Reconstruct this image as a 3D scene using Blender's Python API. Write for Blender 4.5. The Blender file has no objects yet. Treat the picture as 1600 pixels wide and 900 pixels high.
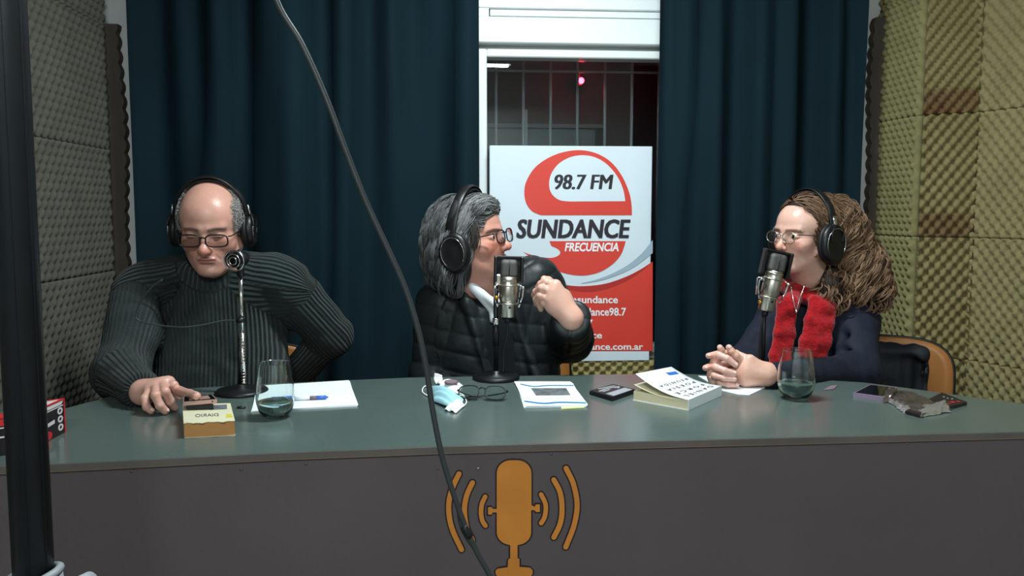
import bpy, math, random
import numpy as np
from mathutils import Vector, Matrix
from mathutils.geometry import tessellate_polygon
random.seed(4)
RNG = np.random.RandomState(7)
SC = bpy.context.scene
COL = SC.collection
A = np.array

# ------------------------------------------------------------------ camera
FPX, PSI, THE, CH = 1300.0, math.radians(4.5), math.radians(5.23), 1.2
CAM = A([0, 0, CH])
cF = A([math.sin(PSI) * math.cos(THE), math.cos(PSI) * math.cos(THE), -math.sin(THE)])
cR = A([math.cos(PSI), -math.sin(PSI), 0.0])
cU = np.cross(cR, cF)
cd = bpy.data.cameras.new('camera')
cam = bpy.data.objects.new('camera', cd)
COL.objects.link(cam)
cd.sensor_width = 36
cd.lens = 36 * FPX / 1600
cd.clip_start = 0.05
cam.matrix_world = Matrix(((cR[0], cU[0], -cF[0], CAM[0]), (cR[1], cU[1], -cF[1], CAM[1]), (cR[2], cU[2], -cF[2], CAM[2]), (0, 0, 0, 1)))
SC.camera = cam

# ------------------------------------------------------------------ world, lights, exposure
w = bpy.data.worlds.new('world'); SC.world = w; w.use_nodes = True
w.node_tree.nodes['Background'].inputs[0].default_value = (0.05, 0.07, 0.09, 1)
w.node_tree.nodes['Background'].inputs[1].default_value = 0.15
SC.view_settings.view_transform = 'Standard'
SC.view_settings.look = 'None'
SC.view_settings.gamma = 1
SC.view_settings.use_curve_mapping = False
SC.view_settings.exposure = 0.0

def area(name, loc, rot, sx, sy, power, col):
    l = bpy.data.lights.new(name, 'AREA'); l.shape = 'RECTANGLE'; l.size = sx; l.size_y = sy
    l.energy = power; l.color = col
    o = bpy.data.objects.new(name, l); o.location = loc; o.rotation_euler = rot; COL.objects.link(o)
    return o
LIGHT_COL = (0.88, 0.98, 1.0)
area('tube_light', (-0.06, -1.07, 2.43), (math.radians(18), 0, 0), 1.18, 0.05, 62, LIGHT_COL)
area('tube_light', (0.30, 1.80, 2.42), (0, 0, 0), 0.58, 0.05, 42, LIGHT_COL)

def ray(x, y): return cF + cR * (x - 800) / FPX + cU * (450 - y) / FPX
def PZ(x, y, z):
    d = ray(x, y); return CAM + d * (z - CH) / d[2]
def PY(x, y, Y):
    d = ray(x, y); return CAM + d * Y / d[1]
TZ = 0.763
def PT(x, y): return PZ(x, y, TZ)
def pxm(Y): return Y / FPX          # metres per pixel about depth Y

# ------------------------------------------------------------------ materials
def lin(c):
    c = A(c, float) / 255.0
    return tuple(np.where(c <= 0.04045, c / 12.92, ((c + 0.055) / 1.055) ** 2.4))
def mat(name, rgb, rough=0.6, metal=0.0, noise=0.0, nscale=8, bump=0.0, bscale=60, spec=0.5, attr=False, sss=0.0,
        rib=None, trans=0.0, emit=0.0, coat=0.0, aniso_stretch=None, rnoise=0.0, ior=1.45, sheen=0.0):
    m = bpy.data.materials.new(name); m.use_nodes = True
    nt = m.node_tree; N = nt.nodes; L = nt.links
    b = N['Principled BSDF']
    c = lin(rgb)
    b.inputs['Base Color'].default_value = (*c, 1)
    b.inputs['Roughness'].default_value = rough
    b.inputs['Metallic'].default_value = metal
    b.inputs['Specular IOR Level'].default_value = spec
    b.inputs['IOR'].default_value = ior
    b.inputs['Transmission Weight'].default_value = trans
    b.inputs['Coat Weight'].default_value = coat
    b.inputs['Sheen Weight'].default_value = sheen
    if sss:
        b.inputs['Subsurface Weight'].default_value = sss
        b.inputs['Subsurface Radius'].default_value = (0.012, 0.005, 0.003)
        b.inputs['Subsurface Scale'].default_value = 1.0
    if emit:
        b.inputs['Emission Color'].default_value = (*c, 1); b.inputs['Emission Strength'].default_value = emit
    tc = N.new('ShaderNodeTexCoord'); mp = N.new('ShaderNodeMapping')
    L.new(tc.outputs['Object'], mp.inputs[0])
    if aniso_stretch: mp.inputs['Scale'].default_value = aniso_stretch
    src = None
    if attr:
        at = N.new('ShaderNodeAttribute'); at.attribute_name = 'Col'; src = at.outputs['Color']
    if noise:
        n = N.new('ShaderNodeTexNoise'); n.inputs['Scale'].default_value = nscale; n.inputs['Detail'].default_value = 6
        L.new(mp.outputs[0], n.inputs['Vector'])
        mr = N.new('ShaderNodeMapRange'); mr.inputs[1].default_value = 0.25; mr.inputs[2].default_value = 0.75
        mr.inputs[3].default_value = 1 - noise; mr.inputs[4].default_value = 1 + noise
        L.new(n.outputs[0], mr.inputs[0])
        mx = N.new('ShaderNodeVectorMath'); mx.operation = 'SCALE'
        if src is None: mx.inputs[0].default_value = c
        else: L.new(src, mx.inputs[0])
        L.new(mr.outputs[0], mx.inputs['Scale']); src = mx.outputs[0]
        if rnoise:
            m2 = N.new('ShaderNodeMapRange'); m2.inputs[1].default_value = 0.3; m2.inputs[2].default_value = 0.7
            m2.inputs[3].default_value = rough - rnoise; m2.inputs[4].default_value = rough + rnoise
            L.new(n.outputs[0], m2.inputs[0]); L.new(m2.outputs[0], b.inputs['Roughness'])
    if src is not None: L.new(src, b.inputs['Base Color'])
    hgt = None
    if bump:
        n = N.new('ShaderNodeTexNoise'); n.inputs['Scale'].default_value = bscale; n.inputs['Detail'].default_value = 5
        L.new(mp.outputs[0], n.inputs['Vector'])
        bp = N.new('ShaderNodeBump'); bp.inputs['Strength'].default_value = 1.0; bp.inputs['Distance'].default_value = bump
        L.new(n.outputs[0], bp.inputs['Height']); L.new(bp.outputs[0], b.inputs['Normal']); hgt = bp
    if rib:
        at = N.new('ShaderNodeAttribute'); at.attribute_name = 'rib'
        s = N.new('ShaderNodeMath'); s.operation = 'SINE'; L.new(at.outputs['Fac'], s.inputs[0])
        bp = N.new('ShaderNodeBump'); bp.inputs['Distance'].default_value = rib; bp.inputs['Strength'].default_value = 1.0
        L.new(s.outputs[0], bp.inputs['Height'])
        if hgt: L.new(hgt.outputs[0], bp.inputs['Normal'])
        L.new(bp.outputs[0], b.inputs['Normal'])
        mr = N.new('ShaderNodeMapRange'); mr.inputs[1].default_value = -1; mr.inputs[2].default_value = 1
        mr.inputs[3].default_value = 0.82; mr.inputs[4].default_value = 1.12
        L.new(s.outputs[0], mr.inputs[0])
        mx = N.new('ShaderNodeVectorMath'); mx.operation = 'SCALE'
        if src is None: mx.inputs[0].default_value = c
        else: L.new(src, mx.inputs[0])
        L.new(mr.outputs[0], mx.inputs['Scale']); L.new(mx.outputs[0], b.inputs['Base Color'])
    return m
M = {}
M['plaster'] = mat('plaster', (214, 216, 214), 0.7, noise=0.05, bump=0.001, bscale=25)
M['white_paint'] = mat('white_paint', (232, 240, 240), 0.3, noise=0.03)
M['ceiling'] = mat('ceiling_paint', (190, 190, 186), 0.8, noise=0.05)
M['floor'] = mat('floor_tile', (96, 88, 80), 0.5, noise=0.2, nscale=5)
M['dark_wall'] = mat('dark_render', (30, 32, 34), 0.8, noise=0.3)
M['foam_grey'] = mat('foam_grey', (94, 93, 84), 0.95, noise=0.14, nscale=9, bump=0.0015, bscale=400, spec=0.15)
M['foam_yellow'] = mat('foam_yellow', (146, 134, 92), 0.95, noise=0.12, nscale=12, bump=0.0015, bscale=400, spec=0.15, attr=True)
M['foam_dark'] = mat('foam_dark', (92, 84, 76), 0.95, noise=0.15, bump=0.0015, bscale=400, spec=0.1)
M['curtain'] = mat('curtain_cloth', (14, 34, 42), 0.85, noise=0.12, nscale=3, bump=0.0006, bscale=900, spec=0.15)
M['glass_pane'] = mat('glass_pane', (235, 245, 245), 0.01, trans=1.0, ior=1.5)
M['steel_bar'] = mat('bar_paint', (112, 124, 128), 0.5)
M['table_top'] = mat('table_laminate', (80, 93, 89), 0.2, noise=0.1, nscale=3, rnoise=0.05, bump=0.0001, bscale=40, spec=0.55)
M['table_edge'] = mat('table_edge', (88, 82, 78), 0.45, noise=0.12, nscale=10)
M['table_line'] = mat('edge_line', (150, 120, 96), 0.5)
M['table_front'] = mat('table_front', (84, 76, 78), 0.5, noise=0.08, nscale=4, bump=0.0004, bscale=90, spec=0.4)
M['orange'] = mat('orange_paint', (192, 122, 46), 0.5, noise=0.1, nscale=14)
M['ink'] = mat('outline_paint', (30, 20, 24), 0.6)
M['black'] = mat('black_plastic', (15, 16, 18), 0.4)
M['black_soft'] = mat('black_leatherette', (14, 15, 16), 0.55, bump=0.0004, bscale=300)
M['black_metal'] = mat('black_metal', (22, 24, 27), 0.4, metal=0.3, noise=0.1)
M['pole'] = mat('pole_paint', (26, 32, 36), 0.42, noise=0.15, nscale=20)
M['chrome'] = mat('chrome', (215, 215, 215), 0.16, metal=1.0)
M['nickel'] = mat('satin_nickel', (196, 190, 178), 0.3, metal=1.0, noise=0.04)
M['grille'] = mat('grille_mesh', (92, 92, 90), 0.45, metal=0.7, bump=0.0012, bscale=900)
M['rubber'] = mat('rubber', (20, 22, 23), 0.55)
M['cable_grey'] = mat('cable_sheath', (46, 50, 52), 0.45)
M['gold'] = mat('brass', (200, 150, 60), 0.3, metal=1.0)
M['glass'] = mat('clear_glass', (245, 252, 250), 0.0, trans=1.0, ior=1.46)
M['lens'] = mat('lens_glass', (245, 250, 250), 0.0, trans=1.0, ior=1.05, spec=0.6)
M['water'] = mat('water', (225, 245, 238), 0.0, trans=1.0, ior=1.33)
M['paper'] = mat('white_paper', (226, 234, 238), 0.7, noise=0.02)
M['paper_cream'] = mat('cream_page_block', (214, 204, 170), 0.8, noise=0.08, nscale=30, aniso_stretch=(1, 1, 60))
M['paper_brown'] = mat('brown_page_block', (178, 128, 74), 0.85, noise=0.12, nscale=30, aniso_stretch=(1, 1, 60))
M['cover_cream'] = mat('cover_cream', (206, 202, 172), 0.5, noise=0.07, nscale=20)
M['yellow'] = mat('yellow_print', (196, 186, 60), 0.6)
M['green_tab'] = mat('yellow_tab', (214, 226, 150), 0.6)
M['blue'] = mat('blue_print', (36, 116, 170), 0.5)
M['blue_pen'] = mat('blue_plastic', (60, 110, 196), 0.3)
M['grey_print'] = mat('grey_print', (92, 98, 100), 0.6, noise=0.6, nscale=70)
M['text_dark'] = mat('dark_ink', (38, 34, 42), 0.5)
M['text_white'] = mat('white_ink', (238, 240, 242), 0.5)
M['vinyl'] = mat('vinyl_banner', (212, 226, 234), 0.35, noise=0.03, nscale=6, bump=0.0004, bscale=5)
M['red'] = mat('red_print', (214, 66, 54), 0.4, noise=0.04)
M['dark_red'] = mat('dark_red_print', (176, 48, 44), 0.4)
M['swoosh'] = mat('grey_blue_print', (158, 180, 194), 0.4)
M['plywood'] = mat('plywood', (172, 112, 56), 0.4, noise=0.16, nscale=5, aniso_stretch=(6, 1, 1))
M['pink_metal'] = mat('rose_metal', (206, 166, 158), 0.3, metal=0.6)
M['screen'] = mat('phone_screen', (12, 12, 14), 0.06)
M['purple'] = mat('mauve_case', (128, 112, 134), 0.4)
M['case_grey'] = mat('case_grey_print', (150, 156, 162), 0.4)
M['foil'] = mat('foil', (206, 204, 204), 0.25, metal=0.8, bump=0.003, bscale=60)
M['film'] = mat('crumpled_film', (96, 86, 82), 0.12, metal=0.5, bump=0.004, bscale=50, noise=0.4, nscale=25)
M['box_black'] = mat('box_black_print', (30, 24, 28), 0.35, noise=0.5, nscale=30)
M['box_red'] = mat('box_red_print', (190, 40, 40), 0.4)
M['box_white'] = mat('box_white_print', (206, 200, 202), 0.4)
M['mask_blue'] = mat('mask_blue', (150, 196, 208), 0.85, noise=0.06, nscale=30)
M['mask_white'] = mat('mask_white', (236, 238, 238), 0.85)
M['mauve'] = mat('mauve_cloth', (120, 98, 108), 0.8)
M['clamp_white'] = mat('white_fitting', (150, 155, 160), 0.5, noise=0.2, nscale=20)
M['screw'] = mat('screw_head', (150, 150, 150), 0.4, metal=0.7)
M['skin'] = mat('skin', (200, 150, 130), 0.37, attr=True, sss=0.12, noise=0.06, nscale=30, bump=0.0004, bscale=180)
M['hair'] = mat('hair', (100, 100, 100), 0.5, attr=True, spec=0.4)
M['sweater'] = mat('rib_knit', (34, 47, 45), 0.9, noise=0.12, nscale=14, bump=0.002, bscale=260, rib=0.004, spec=0.25, sheen=0.1)
M['jacket'] = mat('quilted_nylon', (27, 33, 35), 0.45, noise=0.15, nscale=9, bump=0.0015, bscale=45, spec=0.4)
M['pullover'] = mat('dark_pullover', (22, 28, 30), 0.9, bump=0.001, bscale=300, spec=0.2)
M['shirt'] = mat('white_shirt', (214, 218, 222), 0.8, bump=0.0006, bscale=80)
M['navy'] = mat('navy_jacket', (25, 30, 44), 0.75, noise=0.15, nscale=12, bump=0.002, bscale=35, spec=0.3)
M['navy_dark'] = mat('dark_jacket', (20, 26, 32), 0.7, noise=0.15, bump=0.002, bscale=40)
M['scarf'] = mat('red_fuzzy_knit', (158, 18, 26), 0.95, noise=0.3, nscale=60, bump=0.003, bscale=170, spec=0.2, sheen=0.2)
M['trousers'] = mat('dark_trousers', (32, 34, 42), 0.85, bump=0.001, bscale=60)
M['shoe'] = mat('shoe_leather', (24, 22, 22), 0.4)
M['eye'] = mat('eye', (225, 220, 215), 0.1, attr=True)
M['lamp'] = mat('tube_glow', (235, 248, 255), 0.4, emit=6.0)
M['red_lamp'] = mat('red_led', (255, 14, 18), 0.4, emit=14.0)
M['leather_brown'] = mat('leather_strap', (70, 48, 36), 0.6)

# ------------------------------------------------------------------ object helpers
W = {}
def link(o, parent=None, world=(0, 0, 0)):
    COL.objects.link(o)
    W[o.name] = A(world, float)
    if parent is not None:
        o.parent = parent; o.location = tuple(A(world) - W[parent.name])
    else: o.location = tuple(world)
    return o
def tag(o, label, cat, group=None, kind=None):
    if label: o['label'] = label
    if cat: o['category'] = cat
    if group: o['group'] = group
    if kind: o['kind'] = kind
    return o
def thing(name, label, cat, loc, group=None):
    o = bpy.data.objects.new(name, None); o.empty_display_size = 0.05
    link(o, None, loc); return tag(o, label, cat, group)
def mk(name, VF, m, parent=None, smooth=True, cols=None, rib=None, label=None, kind=None, auto=None):
    """one mesh object from world coordinates"""
    V, F = VF
    V = A(V, float).reshape(-1, 3)
    if parent is not None: org = W[parent.name]
    else: org = A([(V[:, 0].min() + V[:, 0].max()) / 2, (V[:, 1].min() + V[:, 1].max()) / 2, V[:, 2].min()])
    me = bpy.data.meshes.new(name)
    if isinstance(F, np.ndarray) and F.ndim == 2:
        n, k = F.shape
        me.vertices.add(len(V)); me.vertices.foreach_set('co', (V - org).astype(np.float32).ravel())
        me.loops.add(n * k); me.loops.foreach_set('vertex_index', F.astype(np.int32).ravel())
        me.polygons.add(n); me.polygons.foreach_set('loop_start', np.arange(0, n * k, k, dtype=np.int32))
        me.update(calc_edges=True); me.validate()
    else:
        me.from_pydata([tuple(v) for v in (V - org)], [], [tuple(int(i) for i in f) for f in F]); me.update()
    if smooth:
        me.polygons.foreach_set('use_smooth', np.ones(len(me.polygons), bool))
        if auto: me.set_sharp_from_angle(angle=math.radians(auto))
    me.materials.append(M[m] if isinstance(m, str) else m)
    if cols is not None:
        c4 = np.ones((len(V), 4), np.float32); c4[:, :3] = cols
        a = me.color_attributes.new('Col', 'FLOAT_COLOR', 'POINT'); a.data.foreach_set('color', c4.ravel())
    if rib is not None:
        a = me.attributes.new('rib', 'FLOAT', 'POINT'); a.data.foreach_set('value', rib.astype(np.float32))
    o = bpy.data.objects.new(name, me)
    link(o, parent, org)
    if label: o['label'] = label
    if kind: o['kind'] = kind
    return o
def solo(name, VF, m, label, cat, group=None, **k):
    return tag(mk(name, VF, m, **k), label, cat, group)
def join(*parts):
    V = []; F = []; n = 0
    for v, f in parts:
        v = A(v, float).reshape(-1, 3); V.append(v)
        for q in f: F.append(tuple(int(i) + n for i in q))
        n += len(v)
    return np.vstack(V), F
def joinq(parts):
    V = []; F = []; n = 0
    for v, f in parts: V.append(v); F.append(f + n); n += len(v)
    return np.vstack(V), np.vstack(F)
def box(x0, x1, y0, y1, z0, z1, bev=0.0):
    c = A([(x0 + x1) / 2, (y0 + y1) / 2, (z0 + z1) / 2]); h = A([x1 - x0, y1 - y0, z1 - z0]) / 2
    return obox(c, h, np.eye(3), bev)
def obox(c, h, R, bev=0.0):
    """box with chamfered edges, columns of R are its axes"""
    c = A(c, float); h = A(h, float); b = min(bev, min(h) * 0.9)
    V = []; idx = {}
    for sx in (-1, 1):
        for sy in (-1, 1):
            for sz in (-1, 1):
                s = A([sx, sy, sz])
                if b <= 0: idx[(sx, sy, sz)] = [len(V)] * 3; V.append(c + R @ (s * h))
                else:
                    ids = []
                    for ax in range(3):
                        hh = h - b; hh[ax] = h[ax]; ids.append(len(V)); V.append(c + R @ (s * hh))
                    idx[(sx, sy, sz)] = ids
    F = []
    for ax in range(3):
        o = [a for a in range(3) if a != ax]
        for s in (-1, 1):
            q = []
            for a, b2 in ((-1, -1), (1, -1), (1, 1), (-1, 1)):
                k = [0, 0, 0]; k[ax] = s; k[o[0]] = a; k[o[1]] = b2; q.append(idx[tuple(k)][ax])
            if (s > 0) == (ax == 1): q = q[::-1]
            F.append(q)
    if b > 0:
        for ax in range(3):
            o = [a for a in range(3) if a != ax]
            for a in (-1, 1):
                for b2 in (-1, 1):
                    k1 = [0, 0, 0]; k1[ax] = -1; k1[o[0]] = a; k1[o[1]] = b2
                    k2 = list(k1); k2[ax] = 1
                    F.append([idx[tuple(k1)][o[0]], idx[tuple(k2)][o[0]], idx[tuple(k2)][o[1]], idx[tuple(k1)][o[1]]])
        for k, ids in idx.items(): F.append(ids)
    return A(V), F
def frame(d, up=(0, 0, 1)):
    d = A(d, float); d = d / np.linalg.norm(d); up = A(up, float)
    if abs(d @ up) > 0.98: up = A([0, 1.0, 0])
    x = np.cross(up, d); x /= np.linalg.norm(x); y = np.cross(d, x)
    return np.stack([x, y, d], 1)
def lathe(prof, n=32, org=(0, 0, 0), axis=(0, 0, 1), ex=1.0, ey=1.0):
    """prof: list of (r, h) along axis"""
    R = frame(axis); V = []; F = []
    for r, h in prof:
        for i in range(n):
            t = 2 * math.pi * i / n
            V.append(A(org) + R @ A([r * ex * math.cos(t), r * ey * math.sin(t), h]))
    m = len(prof)
    for j in range(m - 1):
        for i in range(n):
            k = (i + 1) % n
            F.append((j * n + i, j * n + k, (j + 1) * n + k, (j + 1) * n + i))
    if prof[0][0] > 1e-6: F.append(tuple(range(n))[::-1])
    if prof[-1][0] > 1e-6: F.append(tuple((m - 1) * n + i for i in range(n)))
    return A(V), F
def spline(P, n):
    P = A(P, float); k = len(P); out = []
    Q = np.vstack([2 * P[0] - P[1], P, 2 * P[-1] - P[-2]])
    for s in np.linspace(0, k - 1, n):
        i = min(int(s), k - 2); t = s - i; a, b, c, d = Q[i], Q[i + 1], Q[i + 2], Q[i + 3]
        out.append(0.5 * (2 * b + (c - a) * t + (2 * a - 5 * b + 4 * c - d) * t * t + (3 * b - a - 3 * c + d) * t ** 3))
    return A(out)
def tube(P, r, n=10, closed=False, cap=True, ex=1.0, ey=1.0, up=(0, 0, 1)):
    P = A(P, float); m = len(P)
    rr = np.full(m, r, float) if np.isscalar(r) else A(r, float)
    V = []; F = []; x = None
    for j in range(m):
        if closed: d = P[(j + 1) % m] - P[j - 1]
        else: d = P[min(j + 1, m - 1)] - P[max(j - 1, 0)]
        d = d / (np.linalg.norm(d) + 1e-12)
        if x is None: x = frame(d, up)[:, 0]
        x = x - d * (x @ d); x /= np.linalg.norm(x) + 1e-12
        y = np.cross(d, x)
        for i in range(n):
            t = 2 * math.pi * i / n
            V.append(P[j] + rr[j] * (ex * math.cos(t) * x + ey * math.sin(t) * y))
    for j in range(m if closed else m - 1):
        j2 = (j + 1) % m
        for i in range(n):
            k = (i + 1) % n; F.append((j * n + i, j * n + k, j2 * n + k, j2 * n + i))
    if cap and not closed:
        F.append(tuple(range(n))[::-1]); F.append(tuple((m - 1) * n + i for i in range(n)))
    return A(V), F
def slab(outer, to3, thick, holes=()):
    """flat polygon (2D lists) mapped by to3(u, v, d) at d = 0 (front) and d = thick (back)"""
    loops = [outer] + list(holes); pts = [p for l in loops for p in l]
    tris = tessellate_polygon([[Vector((p[0], p[1], 0)) for p in l] for l in loops])
    n = len(pts)
    V = [to3(p[0], p[1], 0) for p in pts] + [to3(p[0], p[1], thick) for p in pts]
    F = [tuple(t) for t in tris] + [tuple(i + n for i in t[::-1]) for t in tris]
    s = 0
    for l in loops:
        k = len(l)
        for i in range(k): F.append((s + i, s + (i + 1) % k, n + s + (i + 1) % k, n + s + i))
        s += k
    return A(V), F
def ribbon(pts, wd, ncap=6):
    """outline of a thick stroke along 2D points"""
    P = A(pts, float); L = []; Rr = []
    w_ = np.full(len(P), wd / 2.0) if np.isscalar(wd) else A(wd) / 2.0
    for i in range(len(P)):
        d = P[min(i + 1, len(P) - 1)] - P[max(i - 1, 0)]; d /= np.linalg.norm(d); nn = A([-d[1], d[0]])
        L.append(P[i] + nn * w_[i]); Rr.append(P[i] - nn * w_[i])
    def capn(c, d, r):
        a0 = math.atan2(d[1], d[0]); return [c + r * A([math.cos(a0 + math.pi / 2 - math.pi * k / ncap), math.sin(a0 + math.pi / 2 - math.pi * k / ncap)]) for k in range(1, ncap)]
    d1 = P[-1] - P[-2]; d0 = P[0] - P[1]
    return [tuple(p) for p in L + capn(P[-1], d1, w_[-1]) + Rr[::-1] + capn(P[0], d0, w_[0])]
def text_vf(s, to3, x0, y0, x1, y1, shear=0.0, bold=0.0, thick=0.0004):
    """flat lettering fitted to the box; to3(u, v, d); v grows downwards"""
    c = bpy.data.curves.new('lettering', 'FONT'); c.body = s; c.shear = shear; c.offset = bold; c.resolution_u = 3
    o = bpy.data.objects.new('lettering', c); COL.objects.link(o)
    dg = bpy.context.evaluated_depsgraph_get(); me = bpy.data.meshes.new_from_object(o.evaluated_get(dg))
    V = A([v.co[:] for v in me.vertices]); F = [tuple(p.vertices) for p in me.polygons]
    bpy.data.objects.remove(o); bpy.data.curves.remove(c); bpy.data.meshes.remove(me)
    mn = V.min(0); mx = V.max(0); sx = (V[:, 0] - mn[0]) / (mx[0] - mn[0]); sy = (V[:, 1] - mn[1]) / (mx[1] - mn[1])
    return A([to3(x0 + (x1 - x0) * a, y1 + (y0 - y1) * b, 0) for a, b in zip(sx, sy)]), F

# ------------------------------------------------------------------ signed distance modelling
def sph(c, r):
    c = A(c, float); return lambda P: np.linalg.norm(P - c, axis=1) - r
def ell(c, r, R=None):
    c = A(c, float); r = A(r, float)
    def f(P):
        q = P - c
        if R is not None: q = q @ R
        k0 = np.linalg.norm(q / r, axis=1); k1 = np.linalg.norm(q / (r * r), axis=1)
        return k0 * (k0 - 1) / np.maximum(k1, 1e-9)
    return f
def cap(a, b, ra, rb=None):
    a = A(a, float); b = A(b, float); rb = ra if rb is None else rb; ba = b - a; L2 = ba @ ba + 1e-12
    def f(P):
        h = np.clip((P - a) @ ba / L2, 0, 1)
        return np.linalg.norm(P - a - h[:, None] * ba, axis=1) - (ra + (rb - ra) * h)
    return f
def rbox(c, h, R, rad):
    c = A(c, float); h = A(h, float)
    def f(P):
        q = np.abs((P - c) @ R) - h + rad
        return np.linalg.norm(np.maximum(q, 0), axis=1) + np.minimum(q.max(1), 0) - rad
    return f
def smin(a, b, k):
    if k <= 0: return np.minimum(a, b)
    h = np.maximum(k - np.abs(a - b), 0) / k; return np.minimum(a, b) - h * h * k * 0.25
def smax(a, b, k): return -smin(-a, -b, k)
class Sdf:
    def __init__(s): s.ops = []
    def add(s, f, k=0.01): s.ops.append((f, k, 1)); return s
    def sub(s, f, k=0.01): s.ops.append((f, k, -1)); return s
    def __call__(s, P):
        d = np.full(len(P), 9.0)
        for f, k, g in s.ops:
            v = f(P)
            d = smin(d, v, k) if g > 0 else smax(d, -v, k)
        return d
def localized(f, o, R, sc):
    return lambda P: f(((P - o) @ R) / sc) * sc
def mesh_sdf(f, lo, hi, res):
    lo = A(lo, float); hi = A(hi, float); B = 4
    nb = np.ceil((hi - lo) / (res * B)).astype(int) + 1
    ci = np.stack(np.meshgrid(*[np.arange(k) for k in nb], indexing='ij'), -1).reshape(-1, 3)
    cc = lo + (ci * B + (B - 1) / 2) * res
    dc = f(cc); act = np.abs(dc) < res * B * 1.9
    n = nb * B
    D = np.repeat(np.repeat(np.repeat(dc.reshape(nb), B, 0), B, 1), B, 2).astype(np.float32)
    off = np.stack(np.meshgrid(*[np.arange(B)] * 3, indexing='ij'), -1).reshape(-1, 3)
    fi = (ci[act][:, None, :] * B + off[None]).reshape(-1, 3)
    for s in range(0, len(fi), 400000):
        g = fi[s:s + 400000]; D[g[:, 0], g[:, 1], g[:, 2]] = f(lo + g * res)
    D = D - 1e-9
    ins = D < 0
    cnt = np.zeros(n - 1, np.int8)
    for a in (0, 1):
        for b in (0, 1):
            for c in (0, 1): cnt += ins[a:n[0] - 1 + a, b:n[1] - 1 + b, c:n[2] - 1 + c]
    cells = np.argwhere((cnt > 0) & (cnt < 8))
    idx = np.full(n - 1, -1, np.int64); idx[tuple(cells.T)] = np.arange(len(cells))
    S = np.zeros((len(cells), 3)); K = np.zeros(len(cells))
    for ax in range(3):
        o = [q for q in range(3) if q != ax]
        for a in (0, 1):
            for b in (0, 1):
                p = cells.copy(); p[:, o[0]] += a; p[:, o[1]] += b; q = p.copy(); q[:, ax] += 1
                d0 = D[tuple(p.T)]; d1 = D[tuple(q.T)]; m = (d0 < 0) != (d1 < 0)
                t = np.where(m, d0 / np.where(m, d0 - d1, 1), 0)
                pt = p.astype(float); pt[:, ax] += t
                S[m] += pt[m]; K[m] += 1
    V = lo + S / K[:, None] * res
    Fs = []
    for ax in range(3):
        o = [(ax + 1) % 3, (ax + 2) % 3]
        s0 = [slice(None)] * 3; s1 = [slice(None)] * 3; s0[ax] = slice(0, -1); s1[ax] = slice(1, None)
        a = ins[tuple(s0)]; b = ins[tuple(s1)]
        e = np.argwhere(a != b)
        e = e[(e[:, o[0]] > 0) & (e[:, o[1]] > 0) & (e[:, o[0]] < n[o[0]] - 1) & (e[:, o[1]] < n[o[1]] - 1)]
        def c_(da, db):
            q = e.copy(); q[:, o[0]] -= da; q[:, o[1]] -= db; return idx[tuple(q.T)]
        q = np.stack([c_(1, 1), c_(0, 1), c_(0, 0), c_(1, 0)], 1)
        flip = ~a[tuple(e.T)]; q[flip] = q[flip][:, ::-1]; Fs.append(q)
    F = np.vstack(Fs); F = F[(F >= 0).all(1)]
    return V, F
def grad(f, P, e=0.0015):
    g = np.stack([f(P + A(d) * e) - f(P - A(d) * e) for d in ((1, 0, 0), (0, 1, 0), (0, 0, 1))], 1)
    return g / (np.linalg.norm(g, axis=1, keepdims=True) + 1e-9)
def vnoise(P, s=1.0, seed=0):
    q = P * s; r = np.zeros(len(P)); rs = np.random.RandomState(seed)
    for k in range(7):
        d = rs.normal(size=3); d /= np.linalg.norm(d); fr = rs.uniform(0.7, 1.6)
        r += np.sin(q @ d * fr + rs.uniform(0, 6.3) + 1.3 * np.sin(q @ rs.normal(size=3) * 0.5))
    return r / 4.0
def strands(P, rad, n=3):
    """P: (S, K, 3) strand points -> tubes; returns V, F, strand index per vertex"""
    S, K, _ = P.shape
    d = np.gradient(P, axis=1); d /= np.linalg.norm(d, axis=2, keepdims=True) + 1e-9
    up = np.zeros_like(d); up[..., 1] = 1.0
    x = np.cross(d, up); x /= np.linalg.norm(x, axis=2, keepdims=True) + 1e-9
    y = np.cross(d, x)
    prof = rad * np.clip(np.minimum(1.0, (1.02 - np.linspace(0, 1, K)) * 5), 0.15, 1)
    V = np.zeros((S, K, n, 3))
    for i in range(n):
        t = 2 * math.pi * i / n
        V[:, :, i] = P + prof[None, :, None] * (math.cos(t) * x + math.sin(t) * y)
    s, k, i = np.meshgrid(np.arange(S), np.arange(K - 1), np.arange(n), indexing='ij')
    i2 = (i + 1) % n; b = s * K * n
    F = np.stack([b + k * n + i, b + k * n + i2, b + (k + 1) * n + i2, b + (k + 1) * n + i], -1).reshape(-1, 4)
    return V.reshape(-1, 3), F, np.repeat(np.arange(S), K * n)


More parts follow.
